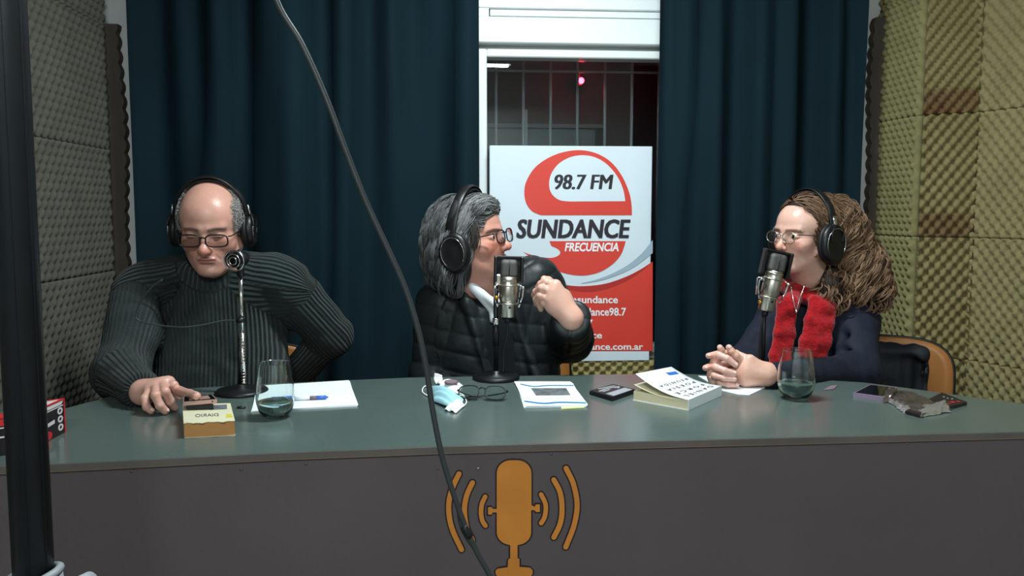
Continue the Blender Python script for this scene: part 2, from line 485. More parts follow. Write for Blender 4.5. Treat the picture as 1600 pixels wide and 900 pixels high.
# ================================================================== SETTING
YB = 3.0
def struct(name, VF, m, **k):
    o = mk(name, VF, m, **k); o['kind'] = 'structure'; return o
XL, XR = -1.16, 2.40
struct('floor', box(-1.5, 2.7, -1.9, 4.3, -0.1, 0), 'floor', smooth=False)
struct('ceiling', box(-1.5, 2.7, -1.9, 3.15, 2.5, 2.6), 'ceiling', smooth=False)
struct('wall_left', box(XL - 0.12, XL, -1.9, 3.12, 0, 2.5), 'plaster', smooth=False)
struct('wall_front', box(-1.3, 2.6, -1.9, -1.8, 0, 2.5), 'plaster', smooth=False)
WX0, WX1, WZ0, WZ1 = 0.146, 0.80, 0.70, 1.742
wall_back = struct('wall_back', join(box(-1.28, WX0 - 0.03, YB, YB + 0.12, 0, 2.5), box(WX1 + 0.03, 1.62, YB, YB + 0.12, 0, 2.5),
                  box(WX0 - 0.03, WX1 + 0.03, YB, YB + 0.12, 0, WZ0 - 0.02), box(WX0 - 0.03, WX1 + 0.03, YB, YB + 0.12, WZ1 + 0.02, 2.5)), 'plaster', smooth=False)
# right hand wall in four runs (a boxed corner)
RW = [(1.605, YB), (1.612, 2.74), (1.752, 2.655), (2.40, 0.95), (2.40, -1.9)]
def wall_run(a, b, t=0.1):
    a = A(a); b = A(b); d = (b - a) / np.linalg.norm(b - a); nrm = A([-d[1], d[0]])
    P = [a, b, b + nrm * t, a + nrm * t]
    V = [(*p, z) for z in (0, 2.5) for p in P]
    return A(V), [(0, 3, 2, 1), (4, 5, 6, 7), (0, 1, 5, 4), (1, 2, 6, 5), (2, 3, 7, 6), (3, 0, 4, 7)]
wall_right = struct('wall_right', join(*[wall_run(RW[i], RW[i + 1]) for i in range(4)]), 'plaster', smooth=False)

def foam(a, b, z0, z1, parent, m, sh, sv, amp=0.011, base=0.012, brown_band=None, du=6, dv=6, ph=0.0, tint=(1, 1, 1)):
    """egg-crate foam sheet on the wall line a-b (room is on the right of a->b when flip = 1)"""
    a = A(a, float); b = A(b, float); Lw = np.linalg.norm(b - a); d = (b - a) / Lw; nrm = A([d[1], -d[0]])
    nu = max(4, int(Lw / sh * du)); nv = max(4, int((z1 - z0) / sv * dv))
    u = np.linspace(0, Lw, nu + 1); v = np.linspace(z0, z1, nv + 1)
    U, Vv = np.meshgrid(u, v, indexing='ij')
    c = np.cos(2 * np.pi * (U + ph) / sh) * np.cos(2 * np.pi * Vv / sv)
    h = base + amp * (1 + np.sign(c) * np.abs(c) ** 0.8)
    h += 0.0015 * np.sin(U * 13 + ph * 50) * np.sin(Vv * 9)
    edge = (U <= 0) | (U >= Lw - 1e-9) | (Vv <= z0 + 1e-9) | (Vv >= z1 - 1e-9)
    X = a[0] + d[0] * U + nrm[0] * h; Y = a[1] + d[1] * U + nrm[1] * h
    P = np.stack([X, Y, Vv], -1).reshape(-1, 3)
    i, j = np.meshgrid(np.arange(nu), np.arange(nv), indexing='ij'); q = (nv + 1)
    F = np.stack([i * q + j, (i + 1) * q + j, (i + 1) * q + j + 1, i * q + j + 1], -1).reshape(-1, 4)
    # skirt back to the wall so the sheet has thickness
    ring = [(k, 0) for k in range(nu)] + [(nu, k) for k in range(nv)] + [(k, nv) for k in range(nu, 0, -1)] + [(0, k) for k in range(nv, 0, -1)]
    ids = A([r[0] * q + r[1] for r in ring]); n0 = len(P)
    back = A([[a[0] + d[0] * u[r[0]] + nrm[0] * 0.001, a[1] + d[1] * u[r[0]] + nrm[1] * 0.001, v[r[1]]] for r in ring])
    k = np.arange(len(ring)); k2 = (k + 1) % len(ring)
    F2 = np.stack([ids[k2], ids[k], n0 + k, n0 + k2], -1)
    P = np.vstack([P, back]); F = np.vstack([F, F2])
    cols = np.ones((len(P), 3)) * A(lin((150, 140, 94))) * A(tint)
    if brown_band is not None:  # browner band along the bottom of the sheet, broken up by noise
        zt = brown_band; s = np.clip((z0 + zt - P[:, 2]) / 0.02, 0, 1)
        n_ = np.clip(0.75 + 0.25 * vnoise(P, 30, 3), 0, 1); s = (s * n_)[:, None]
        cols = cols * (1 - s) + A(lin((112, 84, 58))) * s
    o = mk('foam_panel', (P, F), m, parent, cols=cols)
    return o
g = 0.003
# left wall: grey sheets (seams at 1.0 and 1.41 m)
for (ya, yb) in ((0.2, 1.55), (1.553, 2.955)):
    for (za, zb) in ((0.18, 0.589), (0.59, 0.999), (1.0, 1.409), (1.41, 1.819), (1.82, 2.227)):
        if ya < 1: foam((XL, ya), (XL, yb), za, zb, wall_left if False else bpy.data.objects['wall_left'], 'foam_grey', 0.040, 0.052, amp=0.008, du=5, dv=5, ph=0.01 * za)
        else: foam((XL, ya), (XL, yb), za, zb, bpy.data.objects['wall_left'], 'foam_grey', 0.040, 0.052, amp=0.008, ph=0.01 * za)
# right wall: yellow sheets (seams at 1.116 and 1.525 m)
zs = [(0.29, 0.7045), (0.7055, 1.1145), (1.1155, 1.5235), (1.5245, 1.932), (1.933, 2.34)]
for i, (za, zb) in enumerate(zs):
    foam(RW[0], RW[1], za, zb - 0.0, wall_right, 'foam_yellow', 0.034, 0.046, ph=0.003 * i, tint=(0.80, 0.84, 0.92))
    foam(RW[1], RW[2], za, zb, wall_right, 'foam_yellow', 0.034, 0.046, amp=0.019, ph=0.005 * i, brown_band=(0.09 if i in (2, 3) else None), tint=(0.80, 0.78, 0.84))
    p = A(RW[2]); q_ = A(RW[3]); dd = (q_ - p)
    foam(p, p + dd * 0.35, za, zb, wall_right, 'foam_yellow', 0.036, 0.044, amp=0.010, ph=0.004 * i, tint=(0.86, 0.86, 0.98))
    foam(p + dd * 0.352, q_, za, zb, wall_right, 'foam_yellow', 0.036, 0.044, amp=0.010, du=5, dv=5, tint=(0.86, 0.86, 0.98))
# strips in the corners of the back wall with scalloped cut edges
def strip(x0, x1, z0, z1, side, m='foam_dark'):
    n = int((z1 - z0) / 0.004); z = np.linspace(z0, z1, n)
    e = 0.008 * np.abs(np.sin(np.pi * z / 0.05)) + 0.006 * np.sin(z * 9 + side)
    L0 = [(x1 + e[i], z[i]) for i in range(n)] if side > 0 else [(x0 - e[i], z[i]) for i in range(n)]
    other = x0 if side > 0 else x1
    poly = [(other, z0)] + L0 + [(other, z1)]
    if side < 0: poly = poly[::-1]
    mk('foam_strip', slab(poly, lambda u, v, d: A([u, YB - 0.035 + d, v]), 0.034), m, wall_back, smooth=False)
strip(XL + 0.01, PY(200, 300, YB)[0], 0.3, 1.83, 1)
strip(PY(1351, 300, YB)[0], 1.6, 0.3, 1.90, -1)
# yellow foam under the window
o = foam((0.02, YB), (0.98, YB), 0.10, 0.662, wall_back, 'foam_yellow', 0.040, 0.036, amp=0.012, base=0.056)

# casing: white shutter box, lintel and window
G0, G1 = PY(900, 26, YB - 0.05)[2], PY(900, 17, YB - 0.05)[2]
struct('trim_1', join(box(WX0 - 0.07, 0.98, YB - 0.05, YB + 0.01, 1.785, G0 - 0.004, 0.004), box(WX0 + 0.01, 0.98, YB - 0.046, YB + 0.01, G0 - 0.001, G1 + 0.001, 0.002),
                      box(WX0 - 0.07, 0.98, YB - 0.05, YB + 0.01, G1 + 0.004, 2.25, 0.004), box(WX0 - 0.07, WX0 + 0.006, YB - 0.047, YB + 0.01, G0 - 0.004, G1 + 0.004)), 'white_paint', smooth=False)
struct('trim_2', box(WX0 - 0.075, WX0 - 0.06, YB - 0.02, YB + 0.01, 0.6, 2.3, 0.002), 'white_paint', smooth=False)
win = struct('window_1', box(WX0, WX1, YB + 0.045, YB + 0.051, WZ0, WZ1), 'glass_pane', smooth=False)
mk('window_frame', join(box(WX0 - 0.055, WX0, YB - 0.022, YB + 0.06, WZ0 - 0.02, WZ1 + 0.028, 0.004), box(WX1, WX1 + 0.05, YB - 0.022, YB + 0.06, WZ0 - 0.02, WZ1 + 0.028, 0.004),
      box(WX0, WX1, YB - 0.022, YB + 0.06, WZ1, WZ1 + 0.028, 0.004), box(WX0, WX1, YB - 0.01, YB + 0.06, WZ0 - 0.02, WZ0 + 0.012, 0.004)), 'white_paint', win, smooth=False)
0 and struct('trim_3', box(WX0 - 0.06, WX1 + 0.06, YB - 0.078, YB - 0.0, 0.655, 0.6635, 0.002), 'foam_dark', smooth=False)
# outside: bars, dark yard wall, shutters and a red lamp
gr = thing('window_grille', 'pale metal bar grille outside the dark window pane', 'grille', (0.47, YB + 0.17, WZ0 - 0.05))
Yg = YB + 0.17
for px in (733, 775, 817.5, 860, 902, 945, 987, 1029):
    x = PY(px, 160, Yg)[0]
    mk('bar', tube([(x, Yg, WZ0 - 0.05), (x, Yg, 1.86)], 0.0055, 8), 'steel_bar', gr)
zb_ = PY(860, 112, Yg)[2]
mk('crossbar', box(-0.0, 0.92, Yg - 0.006, Yg + 0.001, zb_ - 0.004, zb_ + 0.004), 'steel_bar', gr, smooth=False)
yw = struct('wall_outside', box(-1.5, 2.7, 3.45, 3.55, 0, 3.0), 'dark_wall', smooth=False)
ow = solo('outdoor_cupboard', join(box(0.16, 0.60, 3.36, 3.44, 0.0, 1.53), box(0.14, 0.64, 3.35, 3.44, 1.535, 1.55)), M['dark_wall'], 'dim pale shuttered cupboard far outside the window', 'cupboard', smooth=False)
ow.data.materials[0] = mat('dim_render', (74, 88, 92), 0.7)
c = PY(906, 128, YB + 0.34)
rl = thing('red_lamp', 'small glowing red lamp seen through the dark window', 'lamp', (c[0], c[1], c[2]))
mk('bulb', lathe([(0.0, -0.011), (0.008, -0.009), (0.012, 0), (0.008, 0.009), (0, 0.009)], 16, c, (0, -1, 0)), 'red_lamp', rl)
mk('bracket', tube([c + A([0, 0.012, 0]), c + A([0, 0.02, 0.05]), c + A([0, 0.02, 0.4]), A([c[0], 3.45, c[2] + 0.4])], 0.005, 6), 'black', rl)
mk('housing', lathe([(0.012, 0.004), (0.014, 0.008), (0.012, 0.02)], 16, c, (0, 1, 0)), 'black', rl)
pl_ = bpy.data.lights.new('red_glow', 'POINT'); pl_.energy = 0.9; pl_.color = (1, 0.02, 0.05); pl_.shadow_soft_size = 0.012
po = bpy.data.objects.new('red_glow', pl_); po.location = (c[0], c[1] - 0.03, c[2]); COL.objects.link(po)
c2 = PY(822, 190, YB + 0.3)
solo('outdoor_post', box(c2[0] - 0.006, c2[0] + 0.006, YB + 0.3, YB + 0.312, 0, PY(822, 171, YB + 0.3)[2], 0.001), 'steel_bar', 'short pale post behind the second gap of the window grille', 'post', smooth=False)

# ceiling tube lamps
for (x, y, lb) in ((-0.06, -1.07, 'long white tube lamp on the ceiling near the front wall'), (0.30, 1.80, 'shorter white tube lamp on the ceiling above the desk')):
    hl = 0.32 if y > 0 else 0.64
    t = thing('tube_lamp', lb, 'lamp', (x, y, 2.46), 'ceiling tube lamps')
    mk('housing', box(x - hl, x + hl, y - 0.05, y + 0.05, 2.462, 2.499, 0.006), 'white_paint', t, smooth=False)
    mk('tube', tube([(x - hl + 0.03, y, 2.445), (x + hl - 0.03, y, 2.445)], 0.013, 12), 'lamp', t)

# ------------------------------------------------------------------ curtains
def curtain(x0, x1, y0, z0, z1, label, seed, ex=1.0):
    rs = np.random.RandomState(seed); nu = int((x1 - x0) * 330); nv = 90
    s = np.linspace(0, 1, nu + 1)[:, None]; z = np.linspace(z0, z1, nv + 1)[None, :]
    x = x0 + (x1 - x0) * s + 0 * z; t = (z - z0) / (z1 - z0)
    y = 0 * x
    for k in range(9):
        fr = rs.uniform(1.0, 8.0) ; a = 0.040 / (1 + fr * 0.20)
        wob = rs.uniform(-0.05, 0.05) * (1 - t) + 0.012 * np.sin(z * rs.uniform(1, 3) + k)
        y += a * np.sin(2 * np.pi * fr * (x + wob) + rs.uniform(0, 6.3)) * (0.8 + 0.2 * np.sin(3 * z + k))
    y = np.sign(y) * np.abs(y / 0.05) ** 0.85 * 0.044 * ex
    y = y0 + y - 0.012 * (1 - t)
    P = np.stack([x, y, z + 0 * x], -1)
    def sheet(P, o):
        i, j = np.meshgrid(np.arange(nu), np.arange(nv), indexing='ij'); q = nv + 1
        return P.reshape(-1, 3), np.stack([i * q + j, (i + 1) * q + j, (i + 1) * q + j + 1, i * q + j + 1], -1).reshape(-1, 4)
    f = sheet(P, 0); b = sheet(P + A([0, 0.003, 0]), 0); b = (b[0], b[1][:, ::-1])
    t_ = thing('curtain', label, 'curtain', ((x0 + x1) / 2, y0, z0))
    mk('cloth', joinq([f, b]), 'curtain', t_)
    n = int((x1 - x0) / 0.12)
    for k in range(n + 1):
        xx = x0 + 0.02 + (x1 - x0 - 0.04) * k / n
        mk('ring', tube([(xx, y0 + 0.016 * math.cos(a), 2.3 + 0.016 * math.sin(a)) for a in np.linspace(0, 2 * math.pi, 12, endpoint=False)], 0.002, 5, closed=True), 'steel_bar', t_)
    return t_
YC = 2.86
xa, xb = PY(207, 300, YC)[0], PY(749, 300, YC)[0]
curtain(xa, xb, YC, 0.03, 2.28, 'wide dark teal curtain on the left, behind the bald man', 3, 0.85)
xc, xd = PY(1026, 300, YC)[0], PY(1339, 300, YC)[0]
curtain(xc, xd, YC, 0.03, 2.28, 'dark teal curtain on the right, between banner and yellow foam wall', 12, 0.75)
rod = thing('curtain_rod', 'black curtain rod carrying both teal curtains above the frame', 'rod', ((xa + xd) / 2, YC, 2.3))
mk('rod', tube([(xa - 0.03, YC, 2.314), (xd + 0.03, YC, 2.314)], 0.009, 10), 'black_metal', rod)
for x in (xa + 0.3, 0.4, xd - 0.2): mk('bracket', box(x - 0.01, x + 0.01, YC, YB, 2.322, 2.34), 'black_metal', rod, smooth=False)

# ------------------------------------------------------------------ banner
YN = 2.926
bn = thing('banner', 'white and red radio station banner with a big 9, standing on the window sill', 'banner', (0.44, YN + 0.01, 0.6635))
def bp3(px, py, d): 
    p = PY(px, py, YN); return A([p[0], YN - d, p[2]])
def N2(x, y): return (740 + x * 0.578, 60 + y * 0.578)
def bslab(pts, layer, th=0.0006): return slab(pts, lambda u, v, d: bp3(u, v, layer * 0.0006 - (d if d else 0)), th)
def smooth2(pts, n=40): 
    q = spline([(*p, 0) for p in pts], n); return [(a[0], a[1]) for a in q]
x0_, x1_ = PY(765, 300, YN)[0], PY(1018.5, 300, YN)[0]; zt_, zb2 = PY(890, 228, YN)[2], 0.664
mk('backing_board', box(x0_, x1_, YN + 0.0005, YN + 0.016, zb2, zt_, 0.002), 'vinyl', bn, smooth=False)
outer = smooth2([N2(*p) for p in ((428, 478), (427, 450), (420, 415), (400, 370), (370, 333), (330, 310), (285, 302), (240, 308), (200, 324), (165, 350), (143, 385), (137, 415), (142, 445), (158, 467), (182, 478))], 60)
inner = smooth2([N2(*p) for p in ((410, 440), (404, 408), (388, 373), (362, 342), (332, 323), (298, 316), (262, 321), (230, 339), (210, 366), (204, 395), (211, 420), (232, 437), (260, 441))], 50)
mk('logo_figure', bslab(outer, 1), 'red', bn, smooth=False)
mk('logo_bowl', bslab(inner, 2), 'vinyl', bn, smooth=False)
lower = [N2(205, 548), N2(411, 548)] + smooth2([N2(*p) for p in ((408, 560), (398, 585), (375, 611), (340, 632), (298, 641), (255, 637), (212, 622), (170, 600), (133, 577))], 40) + smooth2([N2(*p) for p in ((150, 583), (180, 591), (212, 593), (230, 586), (234, 577), (226, 568), (210, 561))], 20)
mk('logo_tail', bslab(lower, 1), 'red', bn, smooth=False)
swl = smooth2([N2(*p) for p in ((484, 603), (450, 625), (410, 645), (360, 662), (310, 669), (260, 668), (200, 655), (120, 622), (44, 570))], 40)
mk('red_field', bslab(swl + [N2(44, 845), N2(484, 845)], 1), 'red', bn, smooth=False)
mk('swoosh_shade', bslab(smooth2([N2(*p) for p in ((484, 603), (450, 632), (400, 662), (330, 684), (260, 680), (200, 655), (260, 668), (310, 669), (360, 662), (410, 645), (450, 625), (483, 604))], 60), 2), 'dark_red', bn, smooth=False)
mk('swoosh', bslab(smooth2([N2(*p) for p in ((484, 545), (455, 580), (420, 610), (375, 635), (330, 652), (290, 662), (340, 655), (395, 637), (440, 614), (484, 580))], 50), 2), 'swoosh', bn, smooth=False)
def btext(s, x0, y0, x1, y1, m, sh=0.0, bo=0.0, name='lettering', L=3):
    a = N2(x0, y0); b = N2(x1, y1)
    mk(name, text_vf(s, lambda u, v, d: bp3(u, v, L * 0.0006 + 0.0002), a[0], a[1], b[0], b[1], sh, bo), m, bn, smooth=False)
for k in range(4): btext('98.7 FM', 218 + k * 1.3, 368, 374 + k * 1.3, 408, 'text_dark', 0.15, 0.0, L=3 + 0.1 * k)
for k in range(3): btext('SUNDANCE', 115 + k * 1.6, 489, 421 + k * 1.6, 540, 'text_dark', 0.15, 0.014, L=3 + 0.1 * k)
btext('FRECUENCIA', 246, 552, 392, 576, 'text_white', 0.2, 0.03)
for s, x0, y0, x1, y1 in (('lasundance', 262, 696, 390, 716), ('sundance98.7', 268, 728, 412, 750), ('98.7', 274, 760, 322, 778), ('sundance', 228, 793, 347, 811), ('www.sundance.com.ar', 190, 824, 458, 842)):
    btext(s, x0, y0, x1, y1, 'text_white', 0.0, 0.02)

# ------------------------------------------------------------------ desk
front = [(-1.10, 1.447), (-0.67, 1.474), (-0.30, 1.512), (0.0, 1.529), (0.37, 1.535), (1.15, 1.543), (1.75, 1.546)]
back = [(1.75, 1.60), (1.31, 1.766), (1.19, 1.904), (1.07, 2.03), (0.85, 2.125), (0.6, 2.187), (-0.1, 2.187), (-0.36, 2.15), (-0.62, 2.10), (-0.80, 2.01), (-0.85, 1.90), (-1.10, 1.86)]
def yfront(x): return float(np.interp(x, [p[0] for p in front], [p[1] for p in front]))
desk = thing('desk', 'long grey-green studio desk with a brown-grey front panel', 'desk', (0.2, 1.8, 0))
def zslab(poly, z0, z1): return slab(poly, lambda u, v, d: A([u, v, z1 - d]), z1 - z0)
mk('desktop', zslab(front + back, TZ - 0.006, TZ), 'table_top', desk, smooth=False)
mk('desktop_core', zslab([(x, y + 0.001) for x, y in front] + [(x, y - 0.002) for x, y in back], TZ - 0.0142, TZ - 0.0062), 'table_edge', desk, smooth=False)
nf = len(front)
def frontstrip(z0, z1, off, th):
    V = []; F = []
    for x, y in front: V += [(x, y + off, z0), (x, y + off, z1), (x, y + off + th, z1), (x, y + off + th, z0)]
    for i in range(nf - 1):
        for k in range(4):
            F.append((i * 4 + k, i * 4 + (k + 1) % 4, (i + 1) * 4 + (k + 1) % 4, (i + 1) * 4 + k)[::-1])
    F.append((0, 1, 2, 3)); F.append(tuple((nf - 1) * 4 + k for k in (3, 2, 1, 0)))
    return A(V), F
mk('edge_band', frontstrip(TZ - 0.0125, TZ - 0.0005, -0.003, 0.0035), 'table_edge', desk, smooth=False)
mk('edge_line', frontstrip(TZ - 0.0138, TZ - 0.0126, -0.002, 0.003), 'table_line', desk, smooth=False)
mk('front_panel', frontstrip(0.02, TZ - 0.0145, 0.006, 0.018), 'table_front', desk, smooth=False)
for x in (-1.05, 0.50, 1.6): mk('support_panel', box(x, x + 0.02, 1.56, 1.84 if x < 0 else (1.60 if x > 1.2 else 2.1), 0, TZ - 0.0145), 'table_edge', desk, smooth=False)
def fp3(px, py, d):
    """point on the front panel"""
    Y = 1.53
    for _ in range(4): p = PY(px, py, Y); Y = yfront(p[0]) + 0.006
    p = PY(px, py, Y); return A([p[0], p[1] - d, p[2]])
def N3(x, y): return (660 + x * 0.2333, 690 + y * 0.2333)
def fslab(pts, layer): return slab(pts, lambda u, v, d: fp3(u, v, layer * 0.0005 - d), 0.0006)
for (px, py) in ((206, 736), (377, 733), (478, 724), (747, 732), (861, 709), (1417, 693), (684, 732)):
    c = fp3(px, py, 0)
    mk('screw', lathe([(0.0032, 0.0), (0.003, 0.0012), (0.0, 0.0018)], 10, c, (0, -1, 0)), 'screw' if px == 747 else 'table_edge', desk)
# painted microphone emblem
def circ(cx, cy, r, a0, a1, n=14): return [(cx + r * math.cos(math.radians(a)), cy + r * math.sin(math.radians(a))) for a in np.linspace(a0, a1, n)]
def mic_outline(g):
    L = []
    EL = lambda cx, cy, rx, ry, a0, a1: [(cx + rx * math.cos(math.radians(a)), cy + ry * math.sin(math.radians(a))) for a in np.linspace(a0, a1, 9)]
    L += [(498 - g, 480)] + EL(592, 212, 94 + g, 88 + g, 180, 270) + EL(636, 212, 94 + g, 88 + g, 270, 360)
    L += [(730 + g, 425 - g), (752, 436 - g), (760 - g, 420 - g), (786 + g, 420 - g), (786 + g, 470 + g), (762 - g, 470 + g), (750, 458 + g), (728 + g, 458 + g)]
    L += [(728 + g, 600)] + EL(634, 606, 94 + g, 84 + g, 8, 80) + [(637 + g, 692), (637 + g, 780), (650 + g, 785), (650 + g, 838 - g), (720, 843 - g), (738 + g, 860), (738 + g, 885), (722, 905 + g), (505, 905 + g), (490 - g, 885), (490 - g, 862), (505, 850 - g), (572 - g, 840 - g), (574 - g, 788), (588 - g, 780), (588 - g, 692)] + EL(592, 606, 94 + g, 84 + g, 100, 175)
    L += [(498 - g, 473 + g), (470, 473 + g), (464, 487 + g), (440 - g, 487 + g), (440 - g, 438 - g), (464, 438 - g), (472, 450 - g), (498 - g, 450 - g)]
    return [N3(*p) for p in L]
L_ = mic_outline(11)
emb = []
mk('emblem_outline', fslab(L_, 1), 'ink', desk, smooth=False)
mk('emblem', fslab(mic_outline(0), 2), 'orange', desk, smooth=False)
arcs = [((245, 215), (205, 300), (178, 400), (180, 500), (205, 600), (262, 722)), ((335, 275), (300, 350), (283, 430), (285, 510), (300, 590), (335, 660)), ((420, 368), (398, 420), (393, 480), (402, 530), (422, 562)),
        ((795, 353), (822, 410), (826, 460), (816, 510), (795, 545)), ((880, 255), (922, 340), (935, 450), (922, 550), (880, 640)), ((962, 178), (1010, 280), (1036, 420), (1015, 560), (960, 705))]
for a in arcs:
    sp = smooth2(a, 22); wd = 34 if a[0][0] not in (420, 795) else 30
    mk('emblem_outline', fslab([N3(*p) for p in ribbon(sp, wd + 20)], 1), 'ink', desk, smooth=False)
    mk('emblem', fslab([N3(*p) for p in ribbon(sp, wd)], 2), 'orange', desk, smooth=False)

# ================================================================== THINGS ON THE DESK
def quad_top(pts, z): return [PZ(x, y, z) for x, y in pts]
def prism(P, z0, z1):
    V = [(p[0], p[1], z0) for p in P] + [(p[0], p[1], z1) for p in P]; n = len(P)
    return A(V), [tuple(range(n))[::-1], tuple(range(n, 2 * n))] + [(i, (i + 1) % n, n + (i + 1) % n, n + i) for i in range(n)]
def bil(Q):
    """Q: near-left, near-right, far-right, far-left -> to3(u, v) with v = 0 at the near edge"""
    Q = [A(q, float) for q in Q]
    return lambda u, v, d: (Q[0] * (1 - u) + Q[1] * u) * (1 - v) + (Q[3] * (1 - u) + Q[2] * u) * v + A([0, 0, -d])
def inset(P, k):
    c = sum(P) / len(P); return [c + (p - c) * k for p in P]

# tumblers
def tumbler(px, py_base, H, R, level, label):
    b = PT(px, py_base)
    t = thing('glass_tumbler', label, 'glass', b, 'stemless drinking glasses')
    po = [(0.0, 0.0005), (0.42, 0.0005), (0.62, 0.03), (0.86, 0.14), (0.985, 0.30), (1.0, 0.42), (0.965, 0.60), (0.89, 0.80), (0.80, 0.985), (0.795, 1.0)]
    pi = [(0.775, 1.0), (0.775, 0.985), (0.865, 0.80), (0.94, 0.60), (0.972, 0.42), (0.955, 0.31), (0.83, 0.165), (0.60, 0.075), (0.40, 0.055), (0.0, 0.05)]
    so = spline([(r * R, h * H, 0) for r, h in po], 34); si = spline([(r * R, h * H, 0) for r, h in pi], 34)
    prof = [(max(p[0], 0), p[1]) for p in so] + [(max(p[0], 0), p[1]) for p in si]
    mk('bowl', lathe(prof, 48, b), 'glass', t)
    wp = [(0.0, 0.055)] + [(max(0, p[0] - 0.0006), p[1] + 0.0004) for p in si[::-1] if p[1] < level * H and p[1] > 0.052 * H + 0.0004]
    wp = [(0.0, 0.056 * H)] + wp[1:] + [(wp[-1][0], level * H), (0.0, level * H)]
    mk('water', lathe(wp, 48, b), 'water', t)
    return t
tumbler(431, 652, 0.118, 0.0405, 0.30, 'clear stemless glass of water beside the white papers on the left')
tumbler(1243, 623, 0.116, 0.0425, 0.34, 'clear stemless glass of water in front of the woman in the red scarf')

# old pocket book with the phone above it
z1 = TZ + 0.030
Q = quad_top([(287, 661), (367, 657), (360, 630), (285, 632)], z1)
bk = thing('pocket_book', 'thick worn pocket book with brown page edges lying under the phone', 'book', (*(sum(Q) / 4)[:2], TZ))
mk('page_block', prism(inset(Q, 0.985), TZ + 0.0012, z1 - 0.001), 'paper_brown', bk, smooth=False)
tb = bil(Q)
edge = [(u, 0.0 + 0.035 * math.sin(u * 23) * math.sin(u * 9 + 1) - 0.02) for u in np.linspace(0, 1, 18)]
mk('cover', slab(edge + [(1, 1), (0, 1)], lambda u, v, d: tb(u, v, d) + A([0, 0, 0.0002]), 0.001), 'cover_cream', bk, smooth=False)
mk('cover', prism(Q, TZ, TZ + 0.0011), 'cover_cream', bk, smooth=False)
def onq(tb, e): return lambda u, v, d: tb(u, v, d) + A([0, 0, e])
mk('lettering', text_vf('DIARIO', onq(tb, 0.0006), 0.70, 0.42, 0.24, 0.26), 'text_dark', bk, smooth=False)
mk('yellow_mark', slab([(0.84, 0.16), (0.97, 0.16), (0.97, 0.34), (0.86, 0.36)], onq(tb, 0.0005), 0.0002), 'yellow', bk, smooth=False)
mk('cover_picture', slab([(0.55, 0.62), (0.9, 0.64), (0.92, 0.92), (0.56, 0.9)], onq(tb, 0.0005), 0.0002), 'grey_print', bk, smooth=False)

# phone tapped by the bald man
zp = TZ + 0.046
Qp = [PZ(286, 628.5, zp + 0.002), PZ(339, 624, zp + 0.006), PZ(331, 616, zp + 0.010), PZ(287, 620, zp + 0.004)]
ph = thing('smartphone', 'rose gold phone resting tilted on the old pocket book under a hand', 'phone', (*(sum(Qp) / 4)[:2], TZ + 0.031))
d_ = A([0, 0, -0.0075])
V = Qp + [q + d_ for q in Qp]
mk('casing', (A(V), [(0, 1, 2, 3), (7, 6, 5, 4), (0, 4, 5, 1), (1, 5, 6, 2), (2, 6, 7, 3), (3, 7, 4, 0)]), 'pink_metal', ph, smooth=False)
tp = bil(Qp)
mk('screen', slab([(0.03, 0.06), (0.97, 0.06), (0.97, 0.94), (0.03, 0.94)], onq(tp, 0.0006), 0.0005), 'screen', ph, smooth=False)
c = Qp[1] * 0.13 + Qp[0] * 0.87 + A([0, -0.0002, -0.004])
mk('stand_wedge', prism([PT(300, 640), PT(340, 640), PT(338, 630), PT(300, 630)], TZ + 0.0305, zp - 0.006) if False else prism(inset([A([q[0], q[1], 0]) for q in Qp], 0.8), TZ + 0.0308, zp - 0.005), 'black', ph, smooth=False)
mk('port', lathe([(0.0018, 0), (0.0, 0.0008)], 8, Qp[1] * 0.86 + Qp[0] * 0.14 + d_ * 0.5, (0, -1, 0)), 'black', ph)

# writing papers and pen
Qs = quad_top([(393, 642), (559, 632.5), (546, 594), (402, 603)], TZ + 0.004)
pp = thing('paper_stack', 'stack of blank white sheets behind the left glass', 'paper', (*(sum(Qs) / 4)[:2], TZ))
for k in range(4):
    c0 = sum(Qs) / 4; a = (k - 1.5) * 0.006
    Rz = A([[math.cos(a), -math.sin(a), 0], [math.sin(a), math.cos(a), 0], [0, 0, 1]])
    mk('sheet', prism([c0 + Rz @ (q - c0) for q in Qs], TZ + 0.0002 + k * 0.001, TZ + 0.001 + k * 0.001), 'paper', pp, smooth=False)
a = PZ(424, 624.5, TZ + 0.0092); b = PZ(512, 620.5, TZ + 0.0092)
pn = thing('ballpoint_pen', 'blue and clear ballpoint pen lying on the white papers', 'pen', (*((a + b) / 2)[:2], TZ + 0.004))
def seg(t0, t1, r): return tube([a + (b - a) * t0, a + (b - a) * t1], r, 12)
mk('grip', seg(0.0, 0.42, 0.0046), 'blue_pen', pn); mk('barrel', seg(0.42, 0.68, 0.0043), 'paper', pn)
mk('band', seg(0.68, 0.80, 0.0046), 'mauve', pn); mk('cap', seg(0.80, 0.97, 0.0046), 'blue_pen', pn); mk('tip', tube([a + (b - a) * 0.97, b + (b - a) * 0.01], [0.003, 0.0018], 10), 'blue_pen', pn)
# small black clip by the stand
c = PT(377, 638)
solo('black_cap', lathe([(0.007, 0), (0.0085, 0.001), (0.0075, 0.004), (0.0, 0.0055)], 16, c, (0, 0, 1), 1.2, 0.7), 'black', 'tiny black plastic cap between pocket book and glass', 'cap')

